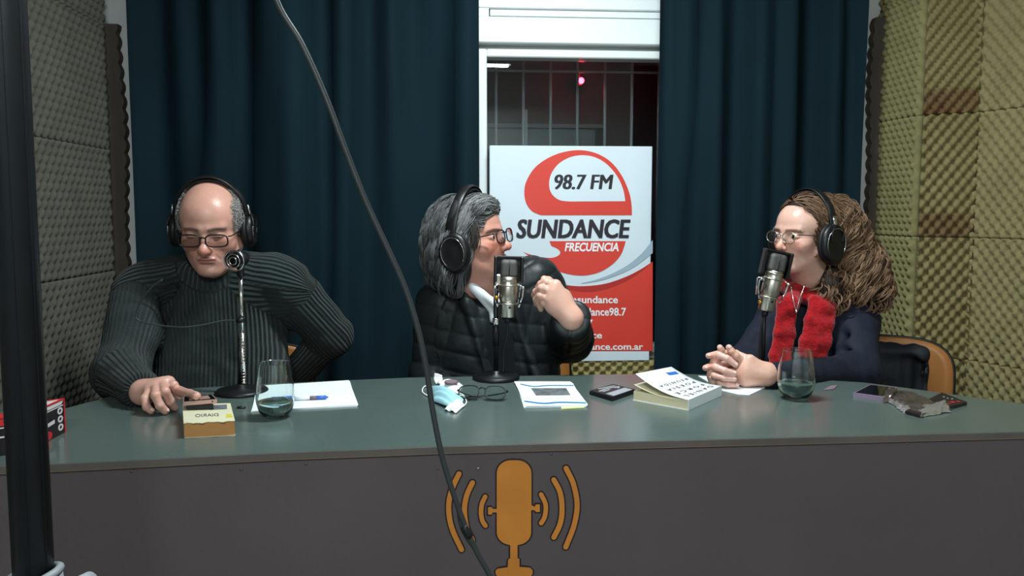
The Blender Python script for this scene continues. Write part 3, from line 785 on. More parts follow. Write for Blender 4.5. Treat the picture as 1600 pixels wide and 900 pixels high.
# printed booklet
Qb = quad_top([(821, 634), (917, 632), (893, 596), (805, 595.5)], TZ + 0.006)
bo = thing('booklet', 'white booklet with blue bands and a grey picture at the middle of the desk', 'booklet', (*(sum(Qb) / 4)[:2], TZ))
for k in range(3):
    c0 = sum(Qb) / 4; a_ = (k - 1) * 0.02
    Rz = A([[math.cos(a_), -math.sin(a_), 0], [math.sin(a_), math.cos(a_), 0], [0, 0, 1]])
    mk('page', prism([c0 + Rz @ (q - c0) * (1.0 if k == 2 else 1.01) for q in Qb], TZ + 0.0003 + k * 0.0019, TZ + 0.0019 + k * 0.0019), 'paper', bo, smooth=False)
tb2 = bil([q + A([0, 0, 0.0002]) for q in Qb])
for pts, wd in ((((0.08, 0.86), (0.28, 0.76), (0.55, 0.80), (0.98, 0.80)), 0.035), (((0.03, 0.16), (0.3, 0.07), (0.6, 0.10), (0.99, 0.06)), 0.045)):
    mk('blue_band', slab(ribbon(smooth2(pts, 18), wd, 2), onq(tb2, 0.0003), 0.0002), 'blue', bo, smooth=False)
mk('picture', slab([(0.25, 0.38), (0.83, 0.38), (0.83, 0.68), (0.22, 0.68)], onq(tb2, 0.0003), 0.0002), 'grey_print', bo, smooth=False)
mk('sticky_tab', prism([PT(877, 640), PT(913, 638), PT(914, 633), PT(878, 634)], TZ + 0.0003, TZ + 0.0022), 'green_tab', bo, smooth=False)

# dark phone with a patterned case
Qc = quad_top([(921, 610), (957, 620.5), (993, 608), (958, 599.5)], TZ + 0.0105)
ph2 = thing('smartphone', 'black phone in a grey patterned case left of the open white book', 'phone', (*(sum(Qc) / 4)[:2], TZ))
mk('casing', join(prism(Qc, TZ, TZ + 0.0085), prism(inset(Qc, 0.96), TZ + 0.0085, TZ + 0.0105)), 'black', ph2, smooth=False)
tc_ = bil(Qc)
for pts, wd in ((((0.10, 0.3), (0.2, 0.85)), 0.08), (((0.30, 0.15), (0.27, 0.5), (0.38, 0.85), (0.52, 0.6), (0.5, 0.2)), 0.09), (((0.40, 0.2), (0.40, 0.45)), 0.07)):
    mk('case_pattern', slab(ribbon(smooth2(pts, 14), wd, 3), onq(tc_, 0.0004), 0.0003), 'case_grey', ph2, smooth=False)
mk('case_plate', slab([(0.62, 0.1), (0.96, 0.1), (0.96, 0.9), (0.62, 0.9)], onq(tc_, 0.0004), 0.0003), 'case_grey', ph2, smooth=False)

# open white book
zb1 = TZ + 0.022
Qk = quad_top([(989, 611), (1075, 626), (1127, 604), (1046, 593)], zb1)
wb = thing('open_book', 'white paperback with its cover standing half open, left of the clasped hands', 'book', (*(sum(Qk) / 4)[:2], TZ))
mk('page_block', prism(inset(Qk, 0.985), TZ + 0.0012, zb1), 'paper_cream', wb, smooth=False)
mk('cover', prism(Qk, TZ, TZ + 0.001), 'paper', wb, label='white back cover', smooth=False)
mk('spine', prism([Qk[1], Qk[1] + (Qk[1] - Qk[0]) * 0.012, Qk[2] + (Qk[2] - Qk[3]) * 0.012, Qk[2]], TZ, zb1 + 0.002), 'paper', wb, smooth=False)
C0 = PY(993, 584, Qk[0][1]); C3 = PY(1049, 573, Qk[3][1])
h1 = Qk[1] + (Qk[1] - Qk[0]) * 0.012 + A([0, 0, 0.002]); h2 = Qk[2] + (Qk[2] - Qk[3]) * 0.012 + A([0, 0, 0.002])
def cov(u, v, d):
    p = (C0 * (1 - u) + h1 * u) * (1 - v) + (C3 * (1 - u) + h2 * u) * v
    return p + A([0, 0, -0.010 * math.sin(math.pi * u) - d])
def grid_slab(f, nu, nv, th):
    V = [f(i / nu, j / nv, 0) for i in range(nu + 1) for j in range(nv + 1)] + [f(i / nu, j / nv, th) for i in range(nu + 1) for j in range(nv + 1)]
    q = nv + 1; n = (nu + 1) * q; F = []
    for i in range(nu):
        for j in range(nv):
            a_ = (i * q + j, (i + 1) * q + j, (i + 1) * q + j + 1, i * q + j + 1); F.append(a_); F.append(tuple(k + n for k in a_[::-1]))
    ring = [(i, 0) for i in range(nu)] + [(nu, j) for j in range(nv)] + [(i, nv) for i in range(nu, 0, -1)] + [(0, j) for j in range(nv, 0, -1)]
    r = [i * q + j for i, j in ring]
    for k in range(len(r)): F.append((r[(k + 1) % len(r)], r[k], r[k] + n, r[(k + 1) % len(r)] + n))
    return A(V), F
mk('cover', grid_slab(cov, 12, 6, 0.0012), 'paper', wb, label='raised white front cover with black lettering')
mk('page', grid_slab(lambda u, v, d: cov(u, v, d) * 0.35 + ((Qk[0] * (1 - u) + Qk[1] * u) * (1 - v) + (Qk[3] * (1 - u) + Qk[2] * u) * v) * 0.65 + A([0, 0, 0.001 - 0.006 * math.sin(math.pi * u)]), 10, 4, 0.0008), 'paper_cream', wb)
cv = lambda e: (lambda u, v, d: cov(u, v, d) + A([0, 0, e]))
for s, u0, u1, v0, v1 in (('DANIEL', 0.86, 0.60, 0.10, 0.80),):
    pass
rows = [('D A N I E L', 0.92, 0.83), ('F O R C E', 0.75, 0.67), ('P O E S I A', 0.58, 0.51), ('R E U N I D A', 0.43, 0.37)]
for s, ua, ub in rows:
    # lettering runs along the spine direction
    mk('lettering', text_vf(s, lambda u, v, d: cov(u, v, 0) + A([0, 0, 0.0012]), 0, 0, 1, 1), 'text_dark', wb, smooth=False) if False else \
    mk('lettering', text_vf(s, (lambda ua, ub: lambda u, v, d: cov(1.0 - (0.08 + 0.80 * u) if False else ua + (ub - ua) * (1 - v), 0.10 + 0.78 * (1 - u), 0) + A([0, 0, 0.0010]))(ub, ua), 0, 0, 1, 1, 0, 0.006), 'text_dark', wb, smooth=False)
mk('blue_mark', slab([(0.12, 0.66), (0.2, 0.66), (0.22, 0.9), (0.14, 0.92)], cv(0.0009), 0.0003), 'blue_pen', wb, smooth=False)

# papers by the clasped hands
solo('paper_sheet', prism([PT(*p) for p in ((1091, 588), (1128, 611), (1153, 617), (1171, 618), (1198, 605), (1150, 592))], TZ + 0.0003, TZ + 0.0018), 'paper', 'white sheet of paper under the clasped hands', 'paper', smooth=False)
solo('paper_scrap', prism([PT(*p) for p in ((1285, 611), (1303, 609), (1309, 603), (1298, 604))], TZ + 0.0002, TZ + 0.0025), 'mauve', 'small crumpled paper scrap right of the right glass', 'paper', smooth=False)

# mauve phone on the right
Qm = quad_top([(1333, 614), (1381, 620.5), (1402, 605), (1360, 600.5)], TZ + 0.009)
ph3 = thing('smartphone', 'mauve phone lying face up beside the foil packet', 'phone', (*(sum(Qm) / 4)[:2], TZ))
mk('casing', prism(Qm, TZ, TZ + 0.009), 'purple', ph3, smooth=False)
mk('screen', slab([(0.04, 0.05), (0.96, 0.05), (0.96, 0.95), (0.04, 0.95)], onq(bil(Qm), 0.0005), 0.0005), 'screen', ph3, smooth=False)

# black and red packet with torn clear wrapper
fo = thing('packet', 'black and red packet in crumpled clear wrapper at the right end of the desk', 'packet', (*PT(1450, 630)[:2], TZ))
Qf = quad_top([(1414, 642), (1437, 648), (1511, 628), (1472, 613)], TZ + 0.007)
mk('sleeve', prism(Qf, TZ, TZ + 0.007), 'box_black', fo, smooth=False)
for (x, y, s) in ((1489, 628, 5), (1498, 627, 4), (1483, 630, 3)):
    c = PZ(x, y, TZ + 0.0072); mk('red_mark', lathe([(0.0015 * s, 0), (0.0, 0.0006)], 10, c), 'box_red', fo)
for (x, y) in ((1475, 620), (1481, 622), (1488, 623)):
    c = PZ(x, y, TZ + 0.0072); mk('white_mark', lathe([(0.003, 0), (0.0, 0.0006)], 6, c), 'box_white', fo)
Qw = quad_top([(1388, 621), (1440, 646), (1490, 632), (1404, 604)], TZ + 0.010)
def crump(Q, seed, amp, base):
    tq = bil(Q)
    def f(u, v, d):
        p = tq(u, v, 0); n = vnoise(A([[u * 6, v * 6, seed]]), 1.8, seed)[0]; n2 = vnoise(A([[u * 14, v * 14, seed]]), 1.6, seed + 1)[0]
        e = math.sin(math.pi * min(max(u, 0), 1)) ** 0.3 * math.sin(math.pi * min(max(v, 0), 1)) ** 0.3
        return A([p[0] + 0.004 * n2, p[1] + 0.004 * n, TZ + 0.0012 + base * e + amp * abs(n) * (0.3 + e) - (d if d else 0)])
    return f
mk('wrapper', grid_slab(crump(Qw, 5, 0.006, 0.008), 26, 18, 0.0005), 'film', fo, smooth=False)
mk('foil_edge', grid_slab(crump(quad_top([(1437, 646), (1487, 638), (1480, 622), (1430, 635)], TZ + 0.010), 9, 0.005, 0.009), 20, 10, 0.0005), 'foil', fo, smooth=False)
mk('wrapper', grid_slab(crump(quad_top([(1386, 620), (1414, 641), (1428, 636), (1402, 616)], TZ + 0.010), 11, 0.005, 0.005), 12, 8, 0.0005), 'foil', fo, smooth=False, label='shiny torn wrapper end')
mk('wrapper', grid_slab(crump(quad_top([(1380, 622), (1392, 620), (1404, 603), (1384, 604)], TZ + 0.012), 13, 0.006, 0.010), 10, 8, 0.0005), 'film', fo, smooth=False, label='loose wrapper flap')

# black and red carton at the left end
hb = 0.068
Qx = quad_top([(-60, 690), (45, 658), (102, 629), (20, 622)], TZ + hb)
P_ = [PT(-20, 716), PT(44, 706), PT(103, 675)]
Pq = [P_[0], P_[1], P_[2], P_[2] + (P_[0] - P_[1])]
cb = thing('carton', 'black and red printed carton at the left end of the desk behind the pole', 'box', (*(sum(Pq) / 4)[:2], TZ))
mk('carton_body', prism(Pq, TZ, TZ + hb), 'box_black', cb, smooth=False)
def side(Pa, Pb):
    n = np.cross(Pb - Pa, [0, 0, 1]); n /= np.linalg.norm(n)
    return lambda u, v, d: Pa + (Pb - Pa) * u + A([0, 0, hb * v]) + n * (0.0007 - d)
sd = side(Pq[1], Pq[2]); fd = side(Pq[0], Pq[1])
mk('red_edge', slab([(0.97, 0), (1, 0), (1, 1), (0.0, 1), (0.0, 0.975), (0.97, 0.975)], sd, 0.0006), 'box_red', cb, smooth=False)
mk('white_line', slab([(0, 0.80), (0.95, 0.82), (0.95, 0.845), (0, 0.825)], sd, 0.0006), 'box_white', cb, smooth=False)
mk('white_panel', slab([(0, 0.86), (0.9, 0.87), (0.95, 0.96), (0, 0.96)], sd, 0.0006), 'box_white', cb, smooth=False)
for k, v in enumerate((0.70, 0.46, 0.22)):
    mk('round_mark', slab([(0.86 + 0.07 * math.cos(a), v + 0.10 * math.sin(a)) for a in np.linspace(0, 6.28, 18, endpoint=False)], sd, 0.0006,
       [[(0.86 + 0.035 * math.cos(a), v + 0.05 * math.sin(a)) for a in np.linspace(0, 6.28, 14, endpoint=False)]]), 'box_white', cb, smooth=False)
mk('white_print', slab([(0.45, 0.38), (0.70, 0.42), (0.70, 0.52), (0.45, 0.48)], sd, 0.0006), 'box_white', cb, smooth=False)
mk('red_print', slab([(0.52 + 0.10 * math.cos(a), 0.14 + 0.12 * math.sin(a)) for a in np.linspace(0, 6.28, 14, endpoint=False)], sd, 0.0006), 'box_red', cb, smooth=False)
mk('red_print', slab([(0, 0.80), (1, 0.80), (1, 0.98), (0, 0.98)], fd, 0.0006), 'box_red', cb, smooth=False)
mk('white_line', slab([(0, 0.73), (1, 0.73), (1, 0.76), (0, 0.76)], fd, 0.0006), 'box_white', cb, smooth=False)
mk('white_line', slab([(0, 0.48), (1, 0.48), (1, 0.52), (0, 0.52)], fd, 0.0006), 'box_white', cb, smooth=False)
mk('lid', prism([p + A([0, 0, 0]) for p in Pq], TZ + hb, TZ + hb + 0.0008), 'box_red', cb, smooth=False)
tl = bil([A([p[0], p[1], TZ + hb + 0.0008]) for p in Pq])
mk('lid_print', slab([(0.55, 0.15), (0.97, 0.12), (0.95, 0.9), (0.5, 0.85)], onq(tl, 0.0005), 0.0004), 'box_white', cb, smooth=False)

# face masks and folded spectacles
def patch(Q, f, nu, nv, th): 
    tq = bil(Q); return grid_slab(lambda u, v, d: (lambda p: A([p[0], p[1], TZ + 0.001 + f(u, v) - (d if d else 0)]))(tq(u, v, 0)), nu, nv, th)
mb = thing('face_mask', 'pale blue pleated surgical mask crumpled beside the folded spectacles', 'mask', (*PT(697, 620)[:2], TZ))
mk('cloth', patch(quad_top([(677, 623), (709, 637), (725, 622), (673, 600)], TZ + 0.01), lambda u, v: 0.004 + 0.022 * math.sin(math.pi * u) ** 0.6 * math.sin(math.pi * v) ** 0.5 + 0.0025 * math.sin(v * 26 + 2 * u), 24, 24, 0.0012), 'mask_blue', mb)
mk('border', patch(quad_top([(694, 634), (713, 638), (727, 626), (712, 620)], TZ + 0.012), lambda u, v: 0.003 + 0.014 * math.sin(math.pi * u) * math.sin(math.pi * v) ** 0.5 + 0.002 * math.sin(u * 12), 14, 10, 0.0012), 'mask_white', mb)
for pts in (((674, 602), (663, 604), (660, 612), (668, 618), (680, 622)), ((708, 634), (720, 637), (729, 628), (722, 618), (714, 620)), ((690, 622), (705, 612), (722, 616), (727, 622))):
    mk('ear_loop', tube(spline([PZ(x, y, TZ + 0.0035) for x, y in pts], 24), 0.0014, 6), 'mask_white', mb)
mw = thing('face_mask', 'white moulded face mask with mauve valve lying behind the blue mask', 'mask', (*PT(700, 603)[:2], TZ))
mk('cup', patch(quad_top([(684, 603), (716, 609), (724, 597), (688, 592)], TZ + 0.012), lambda u, v: 0.002 + 0.020 * math.sin(math.pi * u) ** 0.5 * math.sin(math.pi * v) ** 0.5, 18, 14, 0.0015), 'mask_white', mw)
a0 = PZ(684, 600, TZ + 0.008); a1 = PZ(680, 592, TZ + 0.02); a2 = PY(681, 583, a1[1])
mk('nose_flap', grid_slab(lambda u, v, d: (lambda q: q + A([0.026 * (v - 0.15) * (1 - 0.3 * u), (d if d else 0) + 0.004 * math.sin(3 * v), -0.006 * v]))(spline([a0, a1, a2], 11)[int(u * 10)]), 10, 6, 0.0012), 'mask_white', mw)
mk('valve', lathe([(0.017, 0), (0.016, 0.004), (0.010, 0.006), (0.0, 0.0065)], 20, PZ(705, 598, TZ + 0.021), (0, -0.2, 1), 1.0, 0.7), 'mauve', mw)
mk('cloud_edge', patch(quad_top([(683, 597), (690, 600), (692, 590), (683, 586)], TZ + 0.014), lambda u, v: 0.012 + 0.012 * math.sin(math.pi * u) * math.sin(math.pi * v), 8, 8, 0.0012), 'mask_white', mw)

def lens_outline(w_, h_, n=28, p=2.6):
    L = []
    for t in np.linspace(0, 2 * math.pi, n, endpoint=False):
        c, s = math.cos(t), math.sin(t); L.append((w_ * np.sign(c) * abs(c) ** (2 / p), h_ * np.sign(s) * abs(s) ** (2 / p)))
    return L
def eyeglasses(o, R, sc, label, group, rim_m, lw=0.026, lh=0.018, r_rim=0.0016, p=2.6, top_only=False, temple_m=None, zoff=-0.004, yoff=0.105, tr=0.0018, folded=False, sep=0.033, lenses=True):
    X = lambda l: A(o) + R @ (A(l, float) * sc)
    t = thing('eyeglasses', label, 'eyeglasses', X((0, yoff, zoff - lh)), group)
    temple_m = temple_m or rim_m
    for s in (-1, 1):
        L = lens_outline(lw, lh, 30, p)
        pts = [X((s * sep + a, yoff - 0.10 * a * s * 0.6 - 0.35 * abs(a) ** 2, zoff + b)) for a, b in L]
        mk('rim', tube(pts, r_rim, 7, closed=True), rim_m, t)
        if lenses:
            f_ = [tuple(range(len(pts)))]; nn = R @ A([0, 0.0006, 0])
            V = A(pts + [q - nn for q in pts]); n = len(pts)
            mk('lens', (V, [tuple(range(n)), tuple(range(n, 2 * n))[::-1]] + [(i, n + i, n + (i + 1) % n, (i + 1) % n) for i in range(n)]), 'lens', t, smooth=False)
        e = sep + lw
        if not folded:
            mk('temple', tube(spline([X((s * e, yoff - 0.010, zoff + lh * 0.55)), X((s * (e + 0.008), yoff - 0.018, zoff + lh * 0.55)), X((s * 0.0755, 0.045, zoff + 0.008)), X((s * 0.079, -0.005, zoff + 0.006)), X((s * 0.077, -0.022, -0.012))], 20), tr, 7), temple_m, t)
        else:
            mk('temple', tube(spline([X((s * e, yoff - 0.004, zoff + lh * 0.5)), X((s * (e + 0.003), yoff - 0.012, zoff + lh * 0.5)), X((s * 0.02, yoff - 0.022 - 0.004 * s, zoff + 0.003)), X((-s * 0.045, yoff - 0.026 - 0.004 * s, zoff - 0.002)), X((-s * 0.06, yoff - 0.024, zoff - 0.012))], 20), tr, 7), temple_m, t)
        mk('nose_pad', lathe([(0.0, 0), (0.0025, 0.0008), (0.0, 0.0018)], 8, X((s * 0.010, yoff - 0.006, zoff - 0.006)), R @ A([0, 1, 0])), 'glass', t)
    mk('bridge', tube(spline([X((-(sep - lw) , yoff + 0.001, zoff + lh * 0.45)), X((0, yoff + 0.004, zoff + lh * 0.62)), X(((sep - lw), yoff + 0.001, zoff + lh * 0.45))], 9), r_rim * 1.1, 7), rim_m, t)
    return t
# spectacles lying on the desk, lenses towards the camera
ce = PZ(753, 613, TZ + 0.018); Rt = np.stack([A([-0.98, 0.17, 0]), A([-0.12, -0.70, 0.70]), np.cross(A([-0.98, 0.17, 0]), A([-0.12, -0.70, 0.70]))], 1)
Rt[:, 2] /= np.linalg.norm(Rt[:, 2])
eyeglasses(ce, Rt, 0.95, 'folded thin-framed spectacles lying on the desk beside the blue mask', None, 'black_metal', 0.025, 0.019, 0.0014, 2.8, yoff=0.0, zoff=0.0, folded=True, tr=0.0014)

# ------------------------------------------------------------------ microphones
def mic_stand(t, base, top, rad, m, base_r=0.06, base_m='black_metal', lever=None):
    mk('base', lathe([(base_r, 0.0), (base_r, 0.006), (base_r * 0.93, 0.011), (base_r * 0.2, 0.014), (0.012, 0.022), (0.0, 0.022)], 40, base), base_m, t)
    mk('pole', tube([A(base) + A([0, 0, 0.015]), A(top)], rad, 14), m, t)
Ym = PT(775, 594)[1]
t = thing('studio_microphone', 'silver condenser microphone on a black stand before the man in the quilted jacket', 'microphone', PT(775, 592), 'desk microphones')
b0 = PT(775, 592); tp_ = PY(775, 432, b0[1]); tp_[0] = b0[0]
mic_stand(t, b0, tp_, 0.0062, 'black_metal', 0.062)
def condenser(t, P0, ax, side_v, fwd, sc=1.0):
    """P0: foot of body, ax: body axis, side_v: to the viewer's right, fwd: towards the camera"""
    ax = A(ax, float); ax /= np.linalg.norm(ax); sv = A(side_v, float); sv -= ax * (sv @ ax); sv /= np.linalg.norm(sv); fw = np.cross(sv, ax)
    if fw[1] > 0: fw = -fw
    Rb = np.stack([sv, fw, ax], 1); X = lambda a, b, c: P0 + Rb @ (A([a, b, c]) * sc)
    mk('body', lathe([(r * sc, h * sc) for r, h in ((0.0, 0.0), (0.019, 0.0), (0.022, 0.004), (0.022, 0.045), (0.0255, 0.052), (0.0255, 0.098), (0.0245, 0.100), (0.0245, 0.104), (0.0255, 0.106), (0.0255, 0.112), (0.0, 0.112))], 32, P0, ax), 'nickel', t)
    S_ = Sdf().add(rbox(X(0, 0, 0.138), A([0.025, 0.018, 0.027]) * sc, Rb, 0.012 * sc), 0)
    c_ = X(0, 0, 0.138)
    hd = mk('grille', mesh_sdf(S_, c_ - 0.045, c_ + 0.045, 0.002), 'grille', t)
    mk('grille_band', lathe([(0.0262 * sc, 0), (0.0262 * sc, 0.004)], 32, X(0, 0, 0.111), ax, 1, 0.8), 'nickel', hd)
    mk('grille_rib', tube([X(0, 0.0185, 0.113), X(0, 0.0195, 0.138), X(0, 0.016, 0.160)], 0.0012, 6), 'black_metal', hd)
    # shock mount: rings, arms, elastic cords
    for h in (0.040, 0.092):
        mk('shock_mount_ring', tube([X(0.0285 * math.cos(a), 0.0285 * math.sin(a), h) for a in np.linspace(0, 2 * math.pi, 28, endpoint=False)], 0.0022 * sc, 7, closed=True), 'nickel', t)
    for sx in (-1, 1):
        mk('shock_mount_arm', tube([X(sx * 0.026, 0.012, 0.095), X(sx * 0.042, 0.012, 0.088), X(sx * 0.040, 0.010, 0.060), X(sx * 0.030, 0.010, 0.030), X(sx * 0.027, 0.010, 0.034)], 0.0024 * sc, 8), 'chrome', t)
        mk('shock_mount_arm', tube([X(sx * 0.022, -0.018, 0.095), X(sx * 0.036, -0.022, 0.088), X(sx * 0.030, -0.02, 0.040)], 0.0024 * sc, 8), 'chrome', t)
        mk('screw_cap', lathe([(0.0045, 0), (0.0045, 0.005), (0, 0.006)], 12, X(sx * 0.040, 0.016, 0.086), fw), 'chrome', t)
        mk('elastic_cord', tube([X(sx * 0.040, 0.014, 0.088), X(sx * 0.024, 0.024, 0.070), X(sx * 0.034, 0.014, 0.040)], 0.0012, 6), 'black', t)
    mk('switch', lathe([(0.0035, 0), (0.003, 0.0015), (0, 0.0018)], 12, X(0.004, 0.0218, 0.030), fw), 'black', t)
    mk('connector', tube([X(0, 0, 0.001), X(0, 0, -0.014)], [0.009, 0.008], 14), 'black_metal', t)
    mk('cable', tube(spline([X(0, 0, -0.012), X(0.0, -0.002, -0.05), A([P0[0] - 0.010, P0[1] + 0.010, TZ + 0.07]), A([P0[0] - 0.010, P0[1] + 0.012, TZ + 0.03]), A([P0[0] - 0.012, P0[1] + 0.012, TZ + 0.016])], 30), 0.003, 8), 'rubber', t)
    # square pop shield behind a black bracket
    for sx in (-1, 1):
        mk('pop_shield_frame', obox(X(sx * 0.0375, -0.004, 0.136), A([0.0045, 0.012, 0.036]) * sc, Rb, 0.002), 'black', t, smooth=False)
    mk('pop_shield_frame', obox(X(0, -0.006, 0.171), A([0.042, 0.010, 0.003]) * sc, Rb, 0.001), 'black', t, smooth=False)
    mk('pop_shield_mesh', obox(X(0, -0.024, 0.135), A([0.037, 0.0008, 0.034]) * sc, Rb, 0), 'black_soft', t, smooth=False)
    return X
P0 = PY(793, 496, b0[1] - 0.005)
X = condenser(t, P0, A([0.03, 0.02, 1]), (1, 0, 0), (0, -1, 0), 0.92)
mk('clamp', obox((tp_ + A([0.008, 0, -0.01])), (0.012, 0.008, 0.016), np.eye(3), 0.003), 'nickel', t, smooth=False)
mk('brass_nut', lathe([(0.006, 0), (0.006, 0.008), (0, 0.009)], 6, PY(775, 465, b0[1] - 0.008), (0, -1, 0)), 'gold', t)
mk('collar', tube([PY(775, 540, b0[1]) * A([0, 1, 1]) + A([b0[0], 0, 0]), PY(775, 500, b0[1]) * A([0, 1, 1]) + A([b0[0], 0, 0])], 0.0085, 14), 'black_metal', t)
mk('pole_tip', tube([PY(775, 508, b0[1] - .002) * A([0, 1, 1]) + A([b0[0], 0, 0]), PY(775, 497, b0[1]-.002) * A([0, 1, 1]) + A([b0[0], 0, 0])], 0.0092, 14), 'chrome', t)

t = thing('studio_microphone', 'silver condenser microphone leaning on a black stand before the woman', 'microphone', PT(1191, 597), 'desk microphones')
b1 = PT(1191, 597); tp1 = PY(1190, 462, b1[1]); tp1[0] = b1[0]
mic_stand(t, b1, tp1, 0.0058, 'black_metal', 0.042)
P0 = PY(1196, 486, b1[1] - 0.012)
condenser(t, P0, A([0.22, 0.02, 1]), (1, 0, 0), (0, -1, 0), 0.90)
mk('clamp', obox((tp1 + A([0.006, 0, -0.006])), (0.014, 0.008, 0.014), np.eye(3), 0.003), 'chrome', t, smooth=False)
mk('brass_nut', lathe([(0.006, 0), (0.006, 0.008), (0, 0.009)], 6, PY(1187, 472, b1[1] - 0.008), (0, -1, 0)), 'gold', t)

t = thing('studio_microphone', 'small round chrome-ringed microphone on a thin chrome stand before the bald man', 'microphone', PT(377, 614), 'desk microphones')
b2 = PT(377, 614); k2 = PY(376, 428, b2[1])
mk('base', lathe([(0.062, 0.0), (0.062, 0.005), (0.056, 0.010), (0.015, 0.013), (0.012, 0.022), (0.0, 0.022)], 40, b2), 'black_metal', t)
mid = PY(378, 520, b2[1])
mk('pole', tube([b2 + A([0.006, 0, 0.015]), mid], 0.0062, 14), 'chrome', t)
mk('pole', tube([mid, k2], 0.0048, 12), 'chrome', t)
mk('pole_back', tube([b2 + A([-0.005, 0.004, 0.01]), mid + A([-0.006, 0.004, -0.01])], 0.004, 10), 'black_metal', t)
for k in range(34):
    c = b2 + (mid - b2) * (0.12 + 0.85 * k / 34) + A([0.006 * (1 - k / 34), 0, 0])
    mk('pole_thread', tube([c + A([0.0064 * math.cos(a), 0.0064 * math.sin(a), 0]) for a in np.linspace(0, 2 * math.pi, 12, endpoint=False)], 0.0009, 4, closed=True), 'nickel', t) if k % 2 == 0 else None
mk('clamp', lathe([(0.010, -0.006), (0.011, 0), (0.010, 0.006)], 16, PY(376, 500, b2[1] - 0.002), (0, 0, 1)), 'black', t)
hc = PY(367, 407, b2[1] - 0.01)
mk('microphone_head', lathe([(0.0, 0.0), (0.016, 0.001), (0.019, 0.006), (0.019, 0.034), (0.012, 0.05), (0.0, 0.052)], 28, hc, (0.25, 1, 0.1)), 'black_metal', t)
dv = A([-0.25, -1, -0.1]); dv /= np.linalg.norm(dv); Rr = frame(dv)
for r_, o_, th in ((0.0245, 0.004, 0.0018), (0.016, 0.008, 0.0014), (0.009, 0.010, 0.0012)):
    mk('chrome_ring', tube([hc + Rr @ A([r_ * math.cos(a), r_ * math.sin(a), o_]) for a in np.linspace(0, 2 * math.pi, 30, endpoint=False)], th, 7, closed=True), 'chrome', t)
mk('clear_disc', lathe([(0.0, 0.003), (0.024, 0.003), (0.024, 0.006), (0.0, 0.006)], 30, hc, dv), 'lens', t)
mk('yoke', tube(spline([k2, k2 + A([0.004, -0.002, 0.015]), PY(381, 405, b2[1] - 0.008), PY(372, 391, b2[1] - 0.004)], 14), 0.0048, 10), 'black', t)
mk('holder', tube([PY(376, 432, b2[1] - 0.003), PY(376, 410, b2[1] - 0.003)], 0.0085, 14), 'black', t)
cw = [PY(*p) for p in ((374, 501, b2[1] - 0.003), (350, 501, b2[1] - 0.004), (320, 507, b2[1] - 0.012), (290, 511, b2[1] - 0.02), (262, 510, b2[1] - 0.02), (236, 506, b2[1] - 0.02), (216, 500, b2[1] - 0.02), (212, 490, b2[1] - 0.02), (222, 468, b2[1] - 0.02), (238, 448, b2[1] - 0.02), (254, 437, b2[1] - 0.02))]
mk('cable', tube(spline(cw, 60), 0.0019, 8), 'cable_grey', t)

# ------------------------------------------------------------------ foreground pole and hanging cable
YP = 1.10
p0 = PY(7, 0, YP); p9 = PY(53.5, 915, YP); xp = (p0[0] + p9[0]) / 2
pl = thing('upright_pole', 'thick dark upright pole in a white fitting, nearest the camera at the left', 'pole', (xp, YP, 0))
dd_ = (p9 - p0); dd_ /= np.linalg.norm(dd_)
pa = p0 + dd_ * (2.45 - p0[2]) / dd_[2]; pb = p9
mk('pole', tube([pa, pb], 0.0245, 28), 'pole', pl)
for k in (0.4, 1.3): mk('pole_seam', tube([pa + A([0.0245 * math.cos(-k), 0.0245 * math.sin(-k), 0]), pb + A([0.0245 * math.cos(-k), 0.0245 * math.sin(-k), 0])], 0.0008, 5), 'pole', pl)
mk('fitting', lathe([(0.026, 0.0), (0.034, 0.002), (0.036, -0.03), (0.034, -0.09), (0.0, -0.09)], 24, pb + A([0, 0, 0.012])), 'clamp_white', pl)
mk('fitting_lip', tube([pb + A([0.031 * math.cos(a), 0.031 * math.sin(a), 0.010 + 0.010 * math.cos(a)]) for a in np.linspace(0, 2 * math.pi, 24, endpoint=False)], 0.0055, 8, closed=True), 'clamp_white', pl)
e0 = pb + A([0, 0, -0.010]); e1 = PY(143, 911, YP - 0.02)
mk('side_tube', tube([e0 + A([0.02, -0.01, -0.01]), e1], 0.0155, 18), 'clamp_white', pl)
mk('lower_pole', tube([pb + A([0, 0, -0.05]), A([pb[0], pb[1], 0.02])], 0.02, 18), 'clamp_white', pl)
mk('foot', lathe([(0.12, 0), (0.12, 0.008), (0.03, 0.02), (0, 0.02)], 30, (pb[0], pb[1], 0)), 'black_metal', pl)
YW = 1.2
cp = [(405, -110), (432, 0), (472, 70), (510, 155), (540, 235), (573, 318), (604, 385), (632, 448), (652, 510), (666, 575), (676, 640), (690, 710), (708, 770), (730, 830), (748, 868), (768, 905), (800, 985)]
hw = [PY(x, y, YW) for x, y in cp]
hw = [hw[0] + A([-0.14, 0.1, 2.49 - hw[0][2]]), (hw[0] + A([-0.05, 0, 0.45]))] + hw + [hw[-1] + A([0.08, 0.02, -0.22]), hw[-1] + A([0.22, 0.05, -hw[-1][2] + 0.006]), hw[-1] + A([0.7, 0.1, -hw[-1][2] + 0.006])]
hc_ = thing('hanging_cable', 'dark cable hanging from the ceiling across the front of the desk', 'cable', (*hw[-2][:2], 0))
mk('cable', tube(spline(hw, 140), 0.0042, 10), 'cable_grey', hc_)
mk('cable_tie', tube(spline([PY(725, 822, YW - 0.004), PY(729, 830, YW - 0.005), PY(734, 838, YW - 0.004)], 6), 0.0058, 8), 'rubber', hc_)
mk('cable', tube(spline([PY(716, 790, YW), PY(719, 815, YW + 0.004), PY(727, 836, YW + 0.002), PY(742, 858, YW)], 16), 0.0032, 8), 'cable_grey', hc_)

